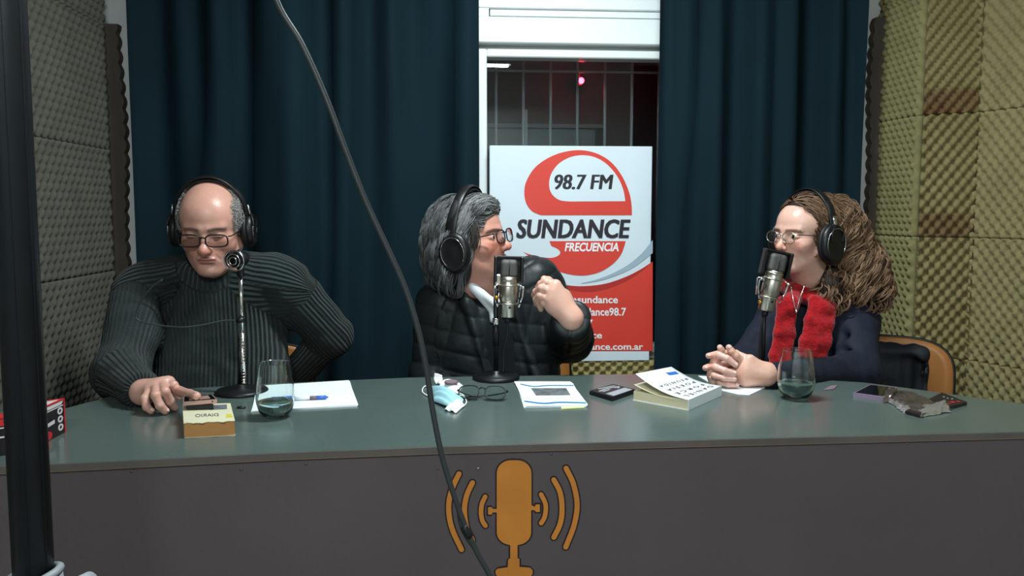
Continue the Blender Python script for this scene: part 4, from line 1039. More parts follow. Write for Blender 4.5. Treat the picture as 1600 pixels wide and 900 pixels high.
# ------------------------------------------------------------------ chairs
def chair(cx, cy, phi, label, w_=0.42, ztop=0.86, zback=0.60, group='plywood chairs'):
    """phi = 0 faces the camera"""
    f = A([math.sin(phi), -math.cos(phi), 0]); r = A([-math.cos(phi), -math.sin(phi), 0]); Z = A([0, 0, 1.0])
    t = thing('plywood_chair', label, 'chair', (cx, cy, 0), group)
    X = lambda a, b, c: A([cx, cy, 0]) + r * a + f * b + Z * c
    L = lens_outline(w_ / 2, (ztop - zback) / 2, 44, 3.4)
    zc = (ztop + zback) / 2
    bf = lambda a, c, d: X(a, -0.21 + 0.35 * a * a - 0.10 * (c - zc) - d, c)
    V = []; F = []; ns = 8
    for ring in range(ns + 1):
        s = ring / ns
        for (a, c) in L: V.append((a * s, zc + c * s))
    n = len(L)
    V3 = [bf(a, c, 0) for a, c in V] + [bf(a, c, 0.012) for a, c in V]; m_ = len(V)
    for k in range(ns):
        for i in range(n):
            i2 = (i + 1) % n; q = (k * n + i, k * n + i2, (k + 1) * n + i2, (k + 1) * n + i)
            F.append(q); F.append(tuple(j + m_ for j in q[::-1]))
    for i in range(n):
        i2 = (i + 1) % n; F.append((ns * n + i, ns * n + i2, m_ + ns * n + i2, m_ + ns * n + i))
    mk('backrest', (A(V3), F), 'plywood', t)
    mk('edge_trim', tube([bf(a * 1.01, zc + c * 1.01, 0.006) for a, c in L], 0.0062, 6, closed=True), 'black', t)
    Ls = lens_outline(0.21, 0.20, 36, 4)
    mk('seat', slab([(a, b) for a, b in Ls], lambda a, b, d: X(a, b, 0.452 - d), 0.014), 'plywood', t, smooth=False)
    for sx in (-1, 1):
        mk('leg', tube(spline([X(sx * 0.19, 0.17, 0.436), X(sx * 0.20, 0.19, 0.2), X(sx * 0.21, 0.21, 0.0)], 10), 0.011, 10), 'black_metal', t)
        mk('leg', tube(spline([X(sx * 0.19, -0.17, 0.436), X(sx * 0.20, -0.20, 0.2), X(sx * 0.21, -0.23, 0.0)], 10), 0.011, 10), 'black_metal', t)
        mk('back_support', tube(spline([X(sx * 0.12, -0.10, 0.432), X(sx * 0.12, -0.23, 0.45), X(sx * 0.12, -0.245, 0.6), X(sx * 0.11, -0.245, 0.74)], 14), 0.009, 10), 'black_metal', t)
    mk('seat_rail', join(tube([X(-0.19, 0.17, 0.43), X(0.19, 0.17, 0.43)], 0.009, 8), tube([X(-0.19, -0.17, 0.43), X(0.19, -0.17, 0.43)], 0.009, 8)), 'black_metal', t)
    return X
p = PY(400, 560, 2.70); chair(p[0], 2.46, 0.1, 'orange plywood chair behind the bald man, seen under his bent arm', 0.41, PY(470, 537, 2.68)[2])
p = PY(795, 560, 2.72); chair(p[0], 2.50, 0.0, 'orange plywood chair almost hidden behind the man in the quilted jacket', 0.40, 0.79, 0.55)
XW = chair(*PY(1378, 560, 2.42)[:2], -0.55, 'orange plywood chair with black edge behind the woman, dark jacket hung on it', 0.40, 0.790, 0.50)

# ================================================================== PEOPLE
def head_frame(phi, pitch, roll=0.0):
    phi, pitch, roll = map(math.radians, (phi, pitch, roll))
    y = A([math.sin(phi) * math.cos(pitch), -math.cos(phi) * math.cos(pitch), math.sin(pitch)])
    x = A([-math.cos(phi), -math.sin(phi), 0.0]); z = np.cross(x, y)
    c, s = math.cos(roll), math.sin(roll)
    return np.stack([x * c + z * s, y, z * c - x * s], 1)
def head_sdf(jaw=1.0, nose=1.0, closed=True, female=False):
    S = Sdf(); a = S.add
    a(ell((0, -0.014, 0.034), (0.0755, 0.096, 0.082)), 0)
    a(ell((0, 0.032, 0.034), (0.060, 0.052, 0.052)), 0.03)
    a(ell((0, 0.026, -0.036), (0.058 * jaw, 0.058, 0.070)), 0.03)
    for s in (-1, 1):
        a(cap((s * 0.055 * jaw, 0.0, -0.050), (s * 0.016, 0.062, -0.096), 0.017, 0.016), 0.025)
        a(sph((s * 0.040, 0.050, -0.028), 0.024), 0.02)
        a(cap((s * 0.010, 0.083, 0.017), (s * 0.040, 0.070, 0.019), 0.009, 0.009), 0.014)
    S.sub(ell((0.034, 0.094, -0.001), (0.018, 0.014, 0.012)), 0.014)
    S.sub(ell((-0.034, 0.094, -0.001), (0.018, 0.014, 0.012)), 0.014)
    for s in (-1, 1):
        a(ell((s * 0.032, 0.0705, -0.001), (0.0150, 0.0125, 0.0118)), 0.003)
        a(ell((s * 0.0765, -0.006, -0.010), (0.007, 0.018, 0.030)), 0.004)
        a(ell((s * 0.034, 0.068, -0.016), (0.014, 0.010, 0.005)), 0.008)
    a(cap((0, 0.082, 0.008), (0, 0.097 + 0.002 * nose, -0.026), 0.0075, 0.0095), 0.010)
    a(sph((0, 0.103 + 0.002 * nose, -0.033), 0.0108 * nose), 0.008)
    for s in (-1, 1): a(sph((s * 0.0115, 0.0945, -0.037), 0.0075 * nose), 0.006)
    S.sub(sph((0.006, 0.103, -0.0445), 0.0035), 0.003); S.sub(sph((-0.006, 0.103, -0.0445), 0.0035), 0.003)
    a(ell((0, 0.066, -0.064), (0.032, 0.022, 0.026)), 0.018)
    a(ell((0, 0.0868, -0.0595), (0.022, 0.0075, 0.0048)), 0.004)
    a(ell((0, 0.0855, -0.0690), (0.019, 0.0080, 0.0058)), 0.004)
    S.sub(cap((-0.020, 0.090, -0.0645), (0.020, 0.090, -0.0645), 0.0016), 0.003)
    S.sub(ell((0, 0.095, -0.079), (0.020, 0.010, 0.006)), 0.010)
    for s in (-1, 1): S.sub(cap((s * 0.019, 0.0905, -0.043), (s * 0.033, 0.078, -0.066), 0.0015), 0.006)
    a(ell((0, 0.071, -0.096), (0.019, 0.017, 0.014)), 0.014)
    a(cap((0, 0.02, -0.085), (0, -0.03, -0.12), 0.038, 0.05), 0.03)
    return S
def skin_cols(L, base, lip, brow=None, hairmask=None, hairc=None, rosy=0.5):
    n = len(L); c = np.ones((n, 3)) * A(lin(base))
    def mix(m, col):
        nonlocal c
        m = np.clip(m, 0, 1)[:, None]; c = c * (1 - m) + A(lin(col)) * m
    x, y, z = np.abs(L[:, 0]), L[:, 1], L[:, 2]
    g = lambda d, s: np.exp(-(d / s) ** 2)
    red = A(base) * A([1.02, 0.78, 0.74])
    mix(rosy * g(np.hypot(x - 0.042, z + 0.03), 0.022) * (y > 0.03), red)
    mix(rosy * g(np.sqrt(x ** 2 + (z + 0.035) ** 2), 0.016) * (y > 0.08), red)
    mix(0.85 * (x < 0.025 - 1.2 * np.abs(z + 0.0645)) * (y > 0.072) * (np.abs(z + 0.0645) < 0.011), lip)
    if brow is not None: mix(0.8 * (x > 0.010) * (x < 0.052) * (np.abs(z - 0.0175 + (x - 0.03) ** 2 * 6) < 0.0045) * (y > 0.05), brow)
    mix(0.75 * (np.abs(z + 0.0055 ) < 0.0012) * (np.abs(x - 0.032) < 0.0135) * (y > 0.07), (70, 44, 38))
    if hairmask is not None: mix(hairmask(L), hairc)
    return c
BODY = {}
def person(name_lbl, loc):
    return thing('person', name_lbl, 'person', loc)
def hand_sdf(wrist, fingers, palm_r=0.014, wrist_r=0.024, fr=0.0088, extra=(), elbow=None):
    S = Sdf(); S.add(sph(wrist, wrist_r * 0.9), 0)
    if elbow is not None: S.add(cap(wrist, wrist + (elbow - wrist) * 0.25, wrist_r * 0.95, wrist_r * 1.02), 0.02)
    for ch in fingers:
        ch = [A(p) for p in ch[0]], ch[1]
        pts, kn = ch
        if kn: S.add(cap(wrist, pts[0], wrist_r * 0.85, palm_r), 0.014)
    for ch in fingers:
        pts = [A(p) for p in ch[0]]; r = fr * (ch[2] if len(ch) > 2 else 1.0)
        F_ = Sdf()
        for i in range(len(pts) - 1):
            k = i / max(1, len(pts) - 1)
            F_.add(cap(pts[i], pts[i + 1], r * (1.12 - 0.18 * k), r * (1.0 - 0.14 * k)), 0.002 if i else 0)
            if i: F_.add(sph(pts[i], r * (1.06 - 0.14 * k)), 0.003)
        S.add(F_, 0.0035)
    for f, k in extra: S.add(f, k)
    return S
def bounds(pts, pad):
    P = A(pts, float); return P.min(0) - pad, P.max(0) + pad
def hand_mesh(S, pts, base, res=0.0019):
    lo, hi = bounds(pts, 0.03); V, F = mesh_sdf(S, lo, hi, res)
    c = np.ones((len(V), 3)) * A(lin(base)); n = np.clip(0.5 + 0.5 * vnoise(V, 90, 2), 0, 1)[:, None]
    c = c * (1 - 0.18 * n) + A(lin(A(base) * A([1.03, 0.80, 0.76]))) * 0.18 * n
    return V, F, c
def nails(pts_dirs, parent):
    for p, d, nrm, r in pts_dirs:
        p = A(p); d = A(d, float); d /= np.linalg.norm(d); n_ = A(nrm, float); n_ -= d * (n_ @ d); n_ /= np.linalg.norm(n_)
        s = np.cross(d, n_); R = np.stack([s, d, n_], 1)
        V, F = lathe([(0.0, 0.0012), (0.55, 0.001), (1.0, 0.0)], 14, (0, 0, 0))
        V = A([p + R @ A([v[0] * 0.0048, v[1] * 0.0062, v[2] + r]) for v in V])
        mk('fingernail', (V, F), M['nail'], parent)
M['nail'] = mat('nail', (232, 190, 178), 0.25)
def joinc(parts):
    V, F = joinq([(p[0], p[1]) for p in parts]); return V, F, np.vstack([p[2] for p in parts])
def body_part(root, parts):
    V, F, c = joinc(parts); return mk('body', (V, F), 'skin', root, cols=c)
def head_mesh(o, R, sc, S, colf, res=0.0021, neck=None):
    f0 = localized(S, o, R, sc)
    if neck is not None:
        a, b, ra, rb = neck; nf_ = cap(a, b, ra, rb); f = lambda P: smin(f0(P), nf_(P), 0.03)
        lo, hi = bounds([o - 0.125 * sc, o + 0.125 * sc, b], 0.02)
    else: f = f0; lo, hi = o - 0.14 * sc, o + 0.14 * sc
    lo = np.minimum(lo, o - 0.14 * sc); hi = np.maximum(hi, o + 0.14 * sc)
    V, F = mesh_sdf(f, lo, hi, res)
    L = ((V - o) @ R) / sc
    return V, F, colf(L), f
def coarse(S, pts, base, pad=0.12, res=0.009):
    lo, hi = bounds(pts, pad); V, F = mesh_sdf(S, lo, hi, res)
    return V, F, np.ones((len(V), 3)) * A(lin(base))
def cut_cuff(S, wrist, elbow, t=0.008, h=0.055):
    d = wrist - elbow; d = d / np.linalg.norm(d)
    S.sub(rbox(wrist + d * (t + 0.05), A([h, h, 0.05]), frame(d), 0.0), 0.006)
def cloth(name, S, pts, m, root, res=0.005, pad=0.12, disp=None, rib=None, kind=None, label=None, zmin=None):
    lo, hi = bounds(pts, pad)
    V, F = mesh_sdf(S, lo, hi, res)
    r = rib(V) if rib else None
    if disp is not None: V = V + grad(S, V) * disp(V)[:, None]
    return mk(name, (V, F), m, root, rib=r, label=label)
def eyes(o, R, sc, root, look=(0, 1, 0), iris=(70, 48, 34), down=False):
    if down: return
    for s in (-1, 1):
        c = A(o) + R @ (A([s * 0.032, 0.0722, -0.001]) * sc)
        V, F = lathe([(math.sin(t) * 0.0118 * sc, math.cos(t) * 0.0118 * sc) for t in np.linspace(0.001, math.pi - 0.001, 14)], 20, c, R @ A(look, float))
        d = R @ A(look, float); d /= np.linalg.norm(d); ca = ((V - c) @ d) / (0.0118 * sc)
        col = np.ones((len(V), 3)) * A(lin((214, 206, 200))); col[ca > 0.86] = lin(iris); col[ca > 0.955] = (0.004, 0.004, 0.004)
        mk('eye', (V, F), 'eye', root, cols=col)
def headphones(o, R, sc, label, tilt=0.0, drop=0.0, cup=0.93, out=0.0):
    X = lambda l: A(o) + R @ (A(l, float) * sc)
    t = thing('headphones', label, 'headphones', X((0, 0, 0.13)), 'black studio headphones')
    def arc(rx, top, z0, y0, n=30):
        P = []
        for a in np.linspace(-0.12, math.pi + 0.12, n):
            P.append(X((rx * math.cos(a), y0 + tilt * math.sin(a), z0 + (top - z0) * math.sin(a))))
        return P
    mk('headband', tube(arc(0.0965 + out, 0.1370 + out, 0.02, -0.010), 0.0036, 12, ex=3.8, ey=1.0, up=R[:, 0]), 'black', t)
    mk('headband_pad', tube(arc(0.0905 + out, 0.1285 + out, 0.05, -0.010), 0.0045, 12, ex=2.7, ey=1.0, up=R[:, 0]), 'black_soft', t)
    for s in (-1, 1):
        ax = R @ A([s, 0, 0.05]); c = X((s * (0.082 + out * 0.9), -0.008, -0.014 - drop))
        h = cup * sc
        mk('ear_pad', lathe([(0.0, -0.004), (0.030 * h, -0.006), (0.040 * h, -0.002), (0.044 * h, 0.006), (0.042 * h, 0.013), (0.0, 0.013)], 36, c, ax, 0.88, 1.1), 'black_soft', t)
        cu = mk('ear_cup', lathe([(0.0, 0.011), (0.042 * h, 0.011), (0.0435 * h, 0.016), (0.042 * h, 0.024), (0.034 * h, 0.030), (0.032 * h, 0.029), (0.012 * h, 0.0315), (0.0, 0.032)], 36, c, ax, 0.88, 1.1), 'black', t)
        mk('cup_ring', tube([c + ax * 0.0298 + (R @ A([0, 0.0295 * math.cos(a), 0.036 * math.sin(a)])) * h for a in np.linspace(0, 2 * math.pi, 30, endpoint=False)], 0.0011, 6, closed=True), 'chrome', cu)
        mk('yoke', tube(spline([X((s * 0.112, -0.030, -0.010 - drop)), X((s * 0.113, -0.032, 0.012)), X((s * 0.106, -0.010, 0.032)), X((s * 0.113, 0.012, 0.012)), X((s * 0.112, 0.012, -0.010 - drop))], 20), 0.0028, 8), 'black_metal', t)
        mk('slider', tube([X((s * 0.0985, -0.010, 0.060)), X((s * 0.104, -0.010, 0.024))], 0.0030, 10, ex=2.4, ey=1, up=R[:, 0]), 'chrome' if s else 'black', t)
    return t, X
def trace_hair(f, roots, K, step, flow, seed, off=0.003, wave=0.0, wfreq=1.0, curl=0.0, curlf=1.0, grav=1.0, cling=1.0):
    rs = np.random.RandomState(seed); P = roots.copy(); out = []; N = len(P); ph = rs.uniform(0, 6.28, N); fr = rs.uniform(0.8, 1.25, N); of = off * rs.uniform(0.2, 1.6, N)
    d = None
    for k in range(K):
        g = grad(f, P); dist = f(P)
        P = P - g * ((dist - of) * cling)[:, None]
        out.append(P.copy())
        v = flow(P, k); v = v - g * (v * g).sum(1, keepdims=True); v /= np.linalg.norm(v, axis=1, keepdims=True) + 1e-6
        sd_ = np.cross(v, g)
        v = v + sd_ * (wave * np.sin(ph + k * wfreq * fr))[:, None]
        if d is not None: v = v * 0.6 + d * 0.4
        v /= np.linalg.norm(v, axis=1, keepdims=True) + 1e-6; d = v
        P = P + v * step
    O = np.stack(out, 1)
    if curl > 0:
        T = np.gradient(O, axis=1); T /= np.linalg.norm(T, axis=2, keepdims=True) + 1e-9
        ref = np.zeros_like(T); ref[..., 1] = -1; ref = ref - T * (ref * T).sum(2, keepdims=True); ref /= np.linalg.norm(ref, axis=2, keepdims=True) + 1e-6
        B = np.cross(T, ref); kk = np.arange(K)[None, :]
        amp = curl * np.clip(kk / (K * 0.35), 0, 1) * rs.uniform(0.5, 1.3, (N, 1)); an = ph[:, None] + kk * curlf * fr[:, None]
        O = O + ref * (amp * np.cos(an))[..., None] + B * (amp * np.sin(an))[..., None]
    return O
def clumps(O, n, seed):
    r = np.random.RandomState(seed); ld = r.choice(len(O), n, replace=False); D = ((O[:, None, 1] - O[None, ld, 1]) ** 2).sum(2)
    return ld, D.argmin(1)
def clumped(O, ld, g, w0, w1, spread=0.15):
    K = O.shape[1]; w = (w0 + (w1 - w0) * np.linspace(0, 1, K) ** 0.8)[None, :, None]
    return O + (O[ld][g] - O) * w
def keep_off_face(O, o, R, sc, y0=0.030, z0=0.072):
    L = ((O - o) @ R) / sc
    bad = ((L[..., 1] > y0) & (L[..., 2] < z0) & (L[..., 2] > -0.13) & (np.abs(L[..., 0]) < 0.085)).any(1)
    return O[~bad]
def hair_mesh(root, O, rad, colf, n=4, name='hair', label=None):
    V, F, si = strands(O, rad, n)
    c = colf(O)[si]
    return mk(name, (V, F), 'hair', root, cols=c, label=label)
def upsample(O, m):
    S, K, _ = O.shape; t = np.linspace(0, K - 1, m); i = np.minimum(t.astype(int), K - 2); u = (t - i)[None, :, None]
    Q = np.concatenate([2 * O[:, :1] - O[:, 1:2], O, 2 * O[:, -1:] - O[:, -2:-1]], 1)
    a, b, c, d = Q[:, i], Q[:, i + 1], Q[:, i + 2], Q[:, i + 3]
    return 0.5 * (2 * b + (c - a) * u + (2 * a - 5 * b + 4 * c - d) * u * u + (3 * b - a - 3 * c + d) * u ** 3)
def legs(root, hip, facing, m='trousers'):
    f = A([math.sin(facing), -math.cos(facing), 0]); r = A([-math.cos(facing), -math.sin(facing), 0])
    S = Sdf(); hip = A(hip); pts = [hip]
    S.add(ell(hip, (0.17, 0.14, 0.11)), 0)
    for s in (-1, 1):
        a = hip + r * s * 0.09 + A([0, 0, -0.01]); k = a + f * 0.40 + A([0, 0, 0.0]); k[2] = 0.52; an = k + f * 0.0; an[2] = 0.09
        S.add(cap(a, k, 0.085, 0.06), 0.04); S.add(cap(k, an, 0.058, 0.045), 0.02); pts += [k, an]
        mk('shoe', mesh_sdf(Sdf().add(cap(an + A([0, 0, -0.045]), an + f * 0.17 + A([0, 0, -0.05]), 0.042, 0.036)).sub(rbox(an + A([0, 0, -0.19]), A([0.5, 0.5, 0.1]), np.eye(3), 0.0), 0.004), *bounds([an, an + f * 0.17], 0.1), 0.007), 'shoe', root)
    cloth('trousers', S, pts, m, root, res=0.009, pad=0.13)
def seg_rib(segs, default):
    """per vertex rib phase following the nearest limb"""
    def fn(V):
        best = default(V)[0]; ph = default(V)[1].copy()
        for a, b, r, n in segs:
            a = A(a, float); b = A(b, float); d = cap(a, b, r)(V); Rf = frame(b - a); q = (V - a) @ Rf
            th = np.arctan2(q[:, 1], q[:, 0]); m = d < best; ph[m] = (th * n)[m]; best = np.minimum(best, d)
        return ph
    return fn

# ---------------------------------------------------------------- bald man on the left
SK1 = (200, 150, 133)
o1 = PY(331, 354, 2.33); R1 = head_frame(2, -15, 0); s1 = 1.05
per1 = person('bald man with grey sides in a dark green ribbed turtleneck, looking down at his phone', (PY(335, 500, 2.45)[0], 2.46, 0))
nb1 = PY(335, 440, 2.42)
def hm1(L):
    x, y, z = np.abs(L[:, 0]), L[:, 1], L[:, 2]
    m = np.clip((0.010 - y + 0.9 * (x - 0.052)) / 0.02, 0, 1) * np.clip((z + 0.02) / 0.02, 0, 1)
    side = np.clip((x - 0.057) / 0.008, 0, 1) * np.clip((z - 0.0) / 0.02, 0, 1) * np.clip((0.055 - y) / 0.01, 0, 1)
    return 0.8 * np.maximum(m * np.clip((0.5 + (x > 0.03) * 0.5 + (y < -0.01) * 0.5), 0, 1), side)
H1 = head_mesh(o1, R1, s1, head_sdf(1.06, 1.12), lambda L: skin_cols(L, SK1, (158, 100, 90), (110, 92, 84), hm1, (150, 146, 142)), neck=(o1 + R1 @ A([0, -0.02, -0.08]), nb1, 0.058, 0.062))
# his right hand on the desk, thumb and index at the phone
Z = lambda x, y, h: PZ(x, y, TZ + h)
w1 = Z(224, 613, 0.034)
fing1 = [([Z(234, 610, 0.044), Z(226, 623, 0.034), Z(229, 636, 0.018), Z(236, 642, 0.009)], True, 0.92),
         ([Z(244, 604, 0.052), Z(243, 618, 0.044), Z(250, 634, 0.022), Z(258, 642, 0.009)], True, 1.0),
         ([Z(254, 600, 0.056), Z(258, 612, 0.050), Z(266, 627, 0.026), Z(272, 636, 0.010)], True, 1.04),
         ([Z(264, 597, 0.058), Z(271, 602, 0.054), Z(278, 613, 0.038), Z(280, 620, 0.028)], True, 1.04),
         ([Z(262, 604, 0.040), Z(281, 611, 0.042), Z(296, 615.5, 0.050), Z(307, 619, 0.058)], True, 1.06)]
hs1 = hand_sdf(w1, fing1, 0.014, 0.024, 0.0094, elbow=PY(190, 583, 2.17))
el1 = PY(190, 583, 2.17); er1 = PY(518, 524, 2.52); sl1 = PY(222, 458, 2.42); sr1 = PY(446, 446, 2.42); wr1 = PY(450, 596, 2.62)
hp1 = [p for c in fing1 for p in c[0]] + [w1, w1 + (el1 - w1) * 0.3]
S = Sdf().add(cap(el1, w1, 0.045, 0.026)); arm1 = coarse(S, [el1, w1], SK1, 0.06, 0.004)
S = Sdf().add(ell(PY(334, 510, 2.45), (0.17, 0.10, 0.17))).add(cap(sl1, sr1, 0.05), 0.05).add(cap(sl1, el1, 0.05, 0.045), 0.03).add(cap(sr1, er1, 0.05, 0.045), 0.03).add(cap(er1, wr1, 0.042, 0.03), 0.02).add(ell((PY(338, 590, 2.46)[0], 2.47, 0.70), (0.16, 0.11, 0.16)), 0.04).add(sph(wr1, 0.035), 0.02)
tor1 = coarse(S, [sl1, sr1, er1, wr1, el1, (0, 2.47, 0.56)], SK1, 0.1)
hd1 = hand_mesh(hs1, hp1, (200, 156, 140))
b1_ = body_part(per1, [H1[:3], hd1, arm1, tor1])
nails([(fing1[i][0][3], fing1[i][0][3] - fing1[i][0][2], (0, -0.6, 1), 0.0075) for i in range(4)] + [(fing1[4][0][3], fing1[4][0][3] - fing1[4][0][2], (0, -0.3, 1), 0.0082)], b1_)
# grey short hair
rs = np.random.RandomState(1); L = ((H1[0] - o1) @ R1) / s1; m = hm1(L)
pick = np.where((rs.rand(len(L)) < m * 0.9) & (L[:, 2] > -0.03))[0]; pick = rs.permutation(pick)[:9000]
ro = H1[0][pick]; O = trace_hair(H1[3], ro, 5, 0.0028, lambda P, k: np.tile(R1 @ A([0, -0.7, -0.5]), (len(P), 1)) + rs.normal(size=P.shape) * 0.5, 2, off=0.0055)
hair_mesh(per1, O, 0.0006, lambda O: A(lin((176, 174, 170))) * (0.6 + 0.6 * rs.rand(len(O), 1)), 3)
# sweater
S = Sdf()
S.add(ell(PY(334, 508, 2.45), (0.205, 0.135, 0.20)), 0)
S.add(ell(PY(338, 590, 2.46), (0.212, 0.165, 0.17)), 0.06)
S.add(ell((PY(338, 590, 2.46)[0], 2.48, 0.60), (0.20, 0.15, 0.11)), 0.05)
S.add(cap(PY(250, 448, 2.42), PY(420, 438, 2.42), 0.082, 0.082), 0.06)
S.add(cap(sl1, el1, 0.078, 0.066), 0.04); S.add(cap(el1, w1 + (el1 - w1) * 0.06, 0.066, 0.040), 0.03)
S.add(cap(sr1, er1, 0.078, 0.062), 0.04); S.add(cap(er1, wr1, 0.062, 0.05), 0.03)
S.add(cap(PY(336, 446, 2.42), PY(333, 418, 2.405), 0.092, 0.078), 0.035)
S.add(cap(PY(290, 424, 2.36), PY(375, 424, 2.36), 0.026), 0.02)
S.sub(cap(PY(333, 415, 2.39), PY(332, 385, 2.36), 0.058, 0.075), 0.012)
for p_, q_, r_ in (((268, 455, 2.335), (240, 540, 2.36), 0.018), ((345, 540, 2.29), (390, 600, 2.30), 0.016), ((300, 500, 2.30), (340, 600, 2.28), 0.014), ((425, 470, 2.33), (418, 560, 2.33), 0.016), ((390, 520, 2.29), (430, 590, 2.32), 0.012)):
    S.sub(cap(PY(*p_), PY(*q_), r_), 0.03)
def d1(V): return 0.0045 * vnoise(V * A([1, 1, 0.6]), 26, 5) + 0.002 * vnoise(V, 70, 6)
xr = PY(333, 500, 2.45)[0]
cut_cuff(S, w1, el1, -0.012)
rib1 = seg_rib([(sl1, el1, 0.074, 34), (el1, w1, 0.06, 30), (sr1, er1, 0.072, 34), (er1, wr1, 0.06, 30), (PY(400, 438, 2.42), sr1, 0.085, 38), (sl1, PY(265, 448, 2.42), 0.085, 38), (PY(336, 452, 2.42), PY(333, 414, 2.405), 0.082, 44)],
               lambda V: (np.minimum(ell(PY(334, 508, 2.45), (0.205, 0.135, 0.20))(V), ell(PY(338, 590, 2.46), (0.212, 0.165, 0.17))(V)), (V[:, 0] - xr) * 2 * np.pi / 0.0108 + 1.2 * np.sin(V[:, 2] * 14)))
cloth('sweater', S, [sl1, sr1, el1, er1, w1, wr1, (el1[0], 2.4, 0.56), o1 + A([0, 0, -0.16])], 'sweater', per1, 0.0045, 0.1, d1, rib1)
V, F = lathe([(0.031, -0.006), (0.033, -0.002), (0.033, 0.006), (0.031, 0.010)], 24, w1 + (el1 - w1) * 0.07, (el1 - w1)); mk('watch_strap', (V, F), 'leather_brown', per1)
legs(per1, (PY(338, 590, 2.46)[0], 2.46, 0.57), 0.05)
headphones(o1, R1, s1 * 0.95, 'black headphones on the bald man looking down', 0.0)
eyeglasses(o1, R1, s1, 'black rectangular eyeglasses on the bald man', None, 'black', 0.0265, 0.0155, 0.0021, 3.2, zoff=-0.008, yoff=0.101)

# ---------------------------------------------------------------- man in the quilted jacket
SK2 = (198, 144, 126)
o2 = PY(737, 375, 2.38); R2 = head_frame(64, 9, -3); s2 = 1.0
per2 = person('grey-haired man in a black quilted jacket turned towards the woman, hand raised', (PY(770, 500, 2.45)[0], 2.46, 0))
nb2 = PY(762, 455, 2.43)
def hm2(L):
    x, y, z = np.abs(L[:, 0]), L[:, 1], L[:, 2]
    return np.clip((0.035 - y + (z - 0.06) * 1.3) / 0.012, 0, 1) * np.clip((z + 0.02 + 2 * (0.0 - y)) / 0.02, 0, 1) * np.clip((z+0.06)/0.02, 0, 1)
H2 = head_mesh(o2, R2, s2, head_sdf(1.04, 1.15), lambda L: skin_cols(L, SK2, (158, 88, 80), (70, 62, 58), hm2, (70, 70, 70), 0.6), neck=(o2 + R2 @ A([0, -0.02, -0.08]), nb2, 0.056, 0.064))
w2 = PY(893, 497, 2.17)
def Y2(x, y, d): return PY(x, y, 2.17 + d)
fing2 = [([Y2(868, 446, 0.000), Y2(854, 441, 0.004), Y2(845, 444, 0.022), Y2(841, 449, 0.034)], True, 1.0),
         ([Y2(862, 456, -0.004), Y2(846, 450, -0.004), Y2(838, 456, 0.016), Y2(835, 461, 0.030)], True, 1.04),
         ([Y2(859, 468, -0.004), Y2(844, 462, -0.004), Y2(838, 468, 0.016), Y2(838, 474, 0.030)], True, 1.0),
         ([Y2(861, 479, 0.0), Y2(849, 473, 0.000), Y2(844, 478, 0.016), Y2(845, 483, 0.026)], True, 0.9),
         ([Y2(882, 462, 0.02), Y2(868, 446, 0.030), Y2(857, 438, 0.028), Y2(850, 436, 0.022)], True, 1.05)]
hs2 = hand_sdf(w2, fing2, 0.0165, 0.027, 0.0098, elbow=PY(889, 527, 2.42), extra=[(ell(PY(873, 472, 2.18), (0.030, 0.017, 0.032)), 0.02)])
hp2 = [p for c in fing2 for p in c[0]] + [w2, w2 + (PY(889, 527, 2.42) - w2) * 0.3]
hd2 = hand_mesh(hs2, hp2, (212, 168, 150))
sl2 = PY(688, 478, 2.45); el2 = PY(674, 592, 2.44); wl2 = PY(735, 655, 2.30); sr2 = PY(838, 440, 2.43); er2 = PY(889, 527, 2.42)
S = Sdf().add(ell(PY(768, 520, 2.46), (0.16, 0.10, 0.17))).add(cap(sl2, sr2, 0.05), 0.05).add(cap(sl2, el2, 0.045), 0.03).add(cap(el2, wl2, 0.04, 0.03), 0.02).add(cap(sr2, er2, 0.05, 0.043), 0.03).add(cap(er2, w2, 0.042, 0.027), 0.02).add(ell((PY(770, 590, 2.46)[0], 2.47, 0.68), (0.15, 0.10, 0.16)), 0.04).add(sph(wl2, 0.035), 0.02)
tor2 = coarse(S, [sl2, sr2, er2, wl2, el2, w2, (0.05, 2.47, 0.56)], SK2, 0.1, 0.007)
b2_ = body_part(per2, [H2[:3], hd2, tor2])
eyes(o2, R2, s2, per2, (0, 1, -0.05))
# jacket
S = Sdf()
S.add(ell(PY(770, 525, 2.46), (0.205, 0.145, 0.205)), 0)
S.add(ell(PY(772, 600, 2.47), (0.20, 0.15, 0.16)), 0.05)
S.add(ell((PY(772, 600, 2.47)[0], 2.48, 0.60), (0.20, 0.14, 0.11)), 0.04)
S.add(cap(PY(710, 472, 2.45), PY(822, 448, 2.44), 0.078), 0.05)
S.add(cap(sl2, el2, 0.075, 0.063), 0.04); S.add(cap(el2, wl2, 0.062, 0.045), 0.03)
S.add(cap(sr2, er2, 0.074, 0.070), 0.03); S.add(cap(er2, w2 + (er2 - w2) * 0.09, 0.068, 0.052), 0.03)
S.add(cap(PY(700, 440, 2.46), PY(730, 470, 2.34), 0.028, 0.022), 0.02); S.add(cap(PY(700, 440, 2.46), PY(790, 425, 2.49), 0.028), 0.02)
S.add(cap(PY(730, 470, 2.335), PY(772, 600, 2.315), 0.016, 0.014), 0.012)
S.add(cap(PY(805, 430, 2.40), PY(800, 470, 2.345), 0.026, 0.02), 0.02); S.add(cap(PY(800, 470, 2.335), PY(842, 600, 2.33), 0.016, 0.014), 0.012)
S.sub(cap(PY(764, 440, 2.25), PY(806, 640, 2.25), 0.082, 0.088), 0.008)
S.sub(cap(PY(758, 430, 2.42), PY(752, 390, 2.40), 0.066, 0.085), 0.015)
S.sub(cap(PY(760, 445, 2.33), PY(760, 420, 2.33), 0.06), 0.015)
cut_cuff(S, w2, er2, -0.006)
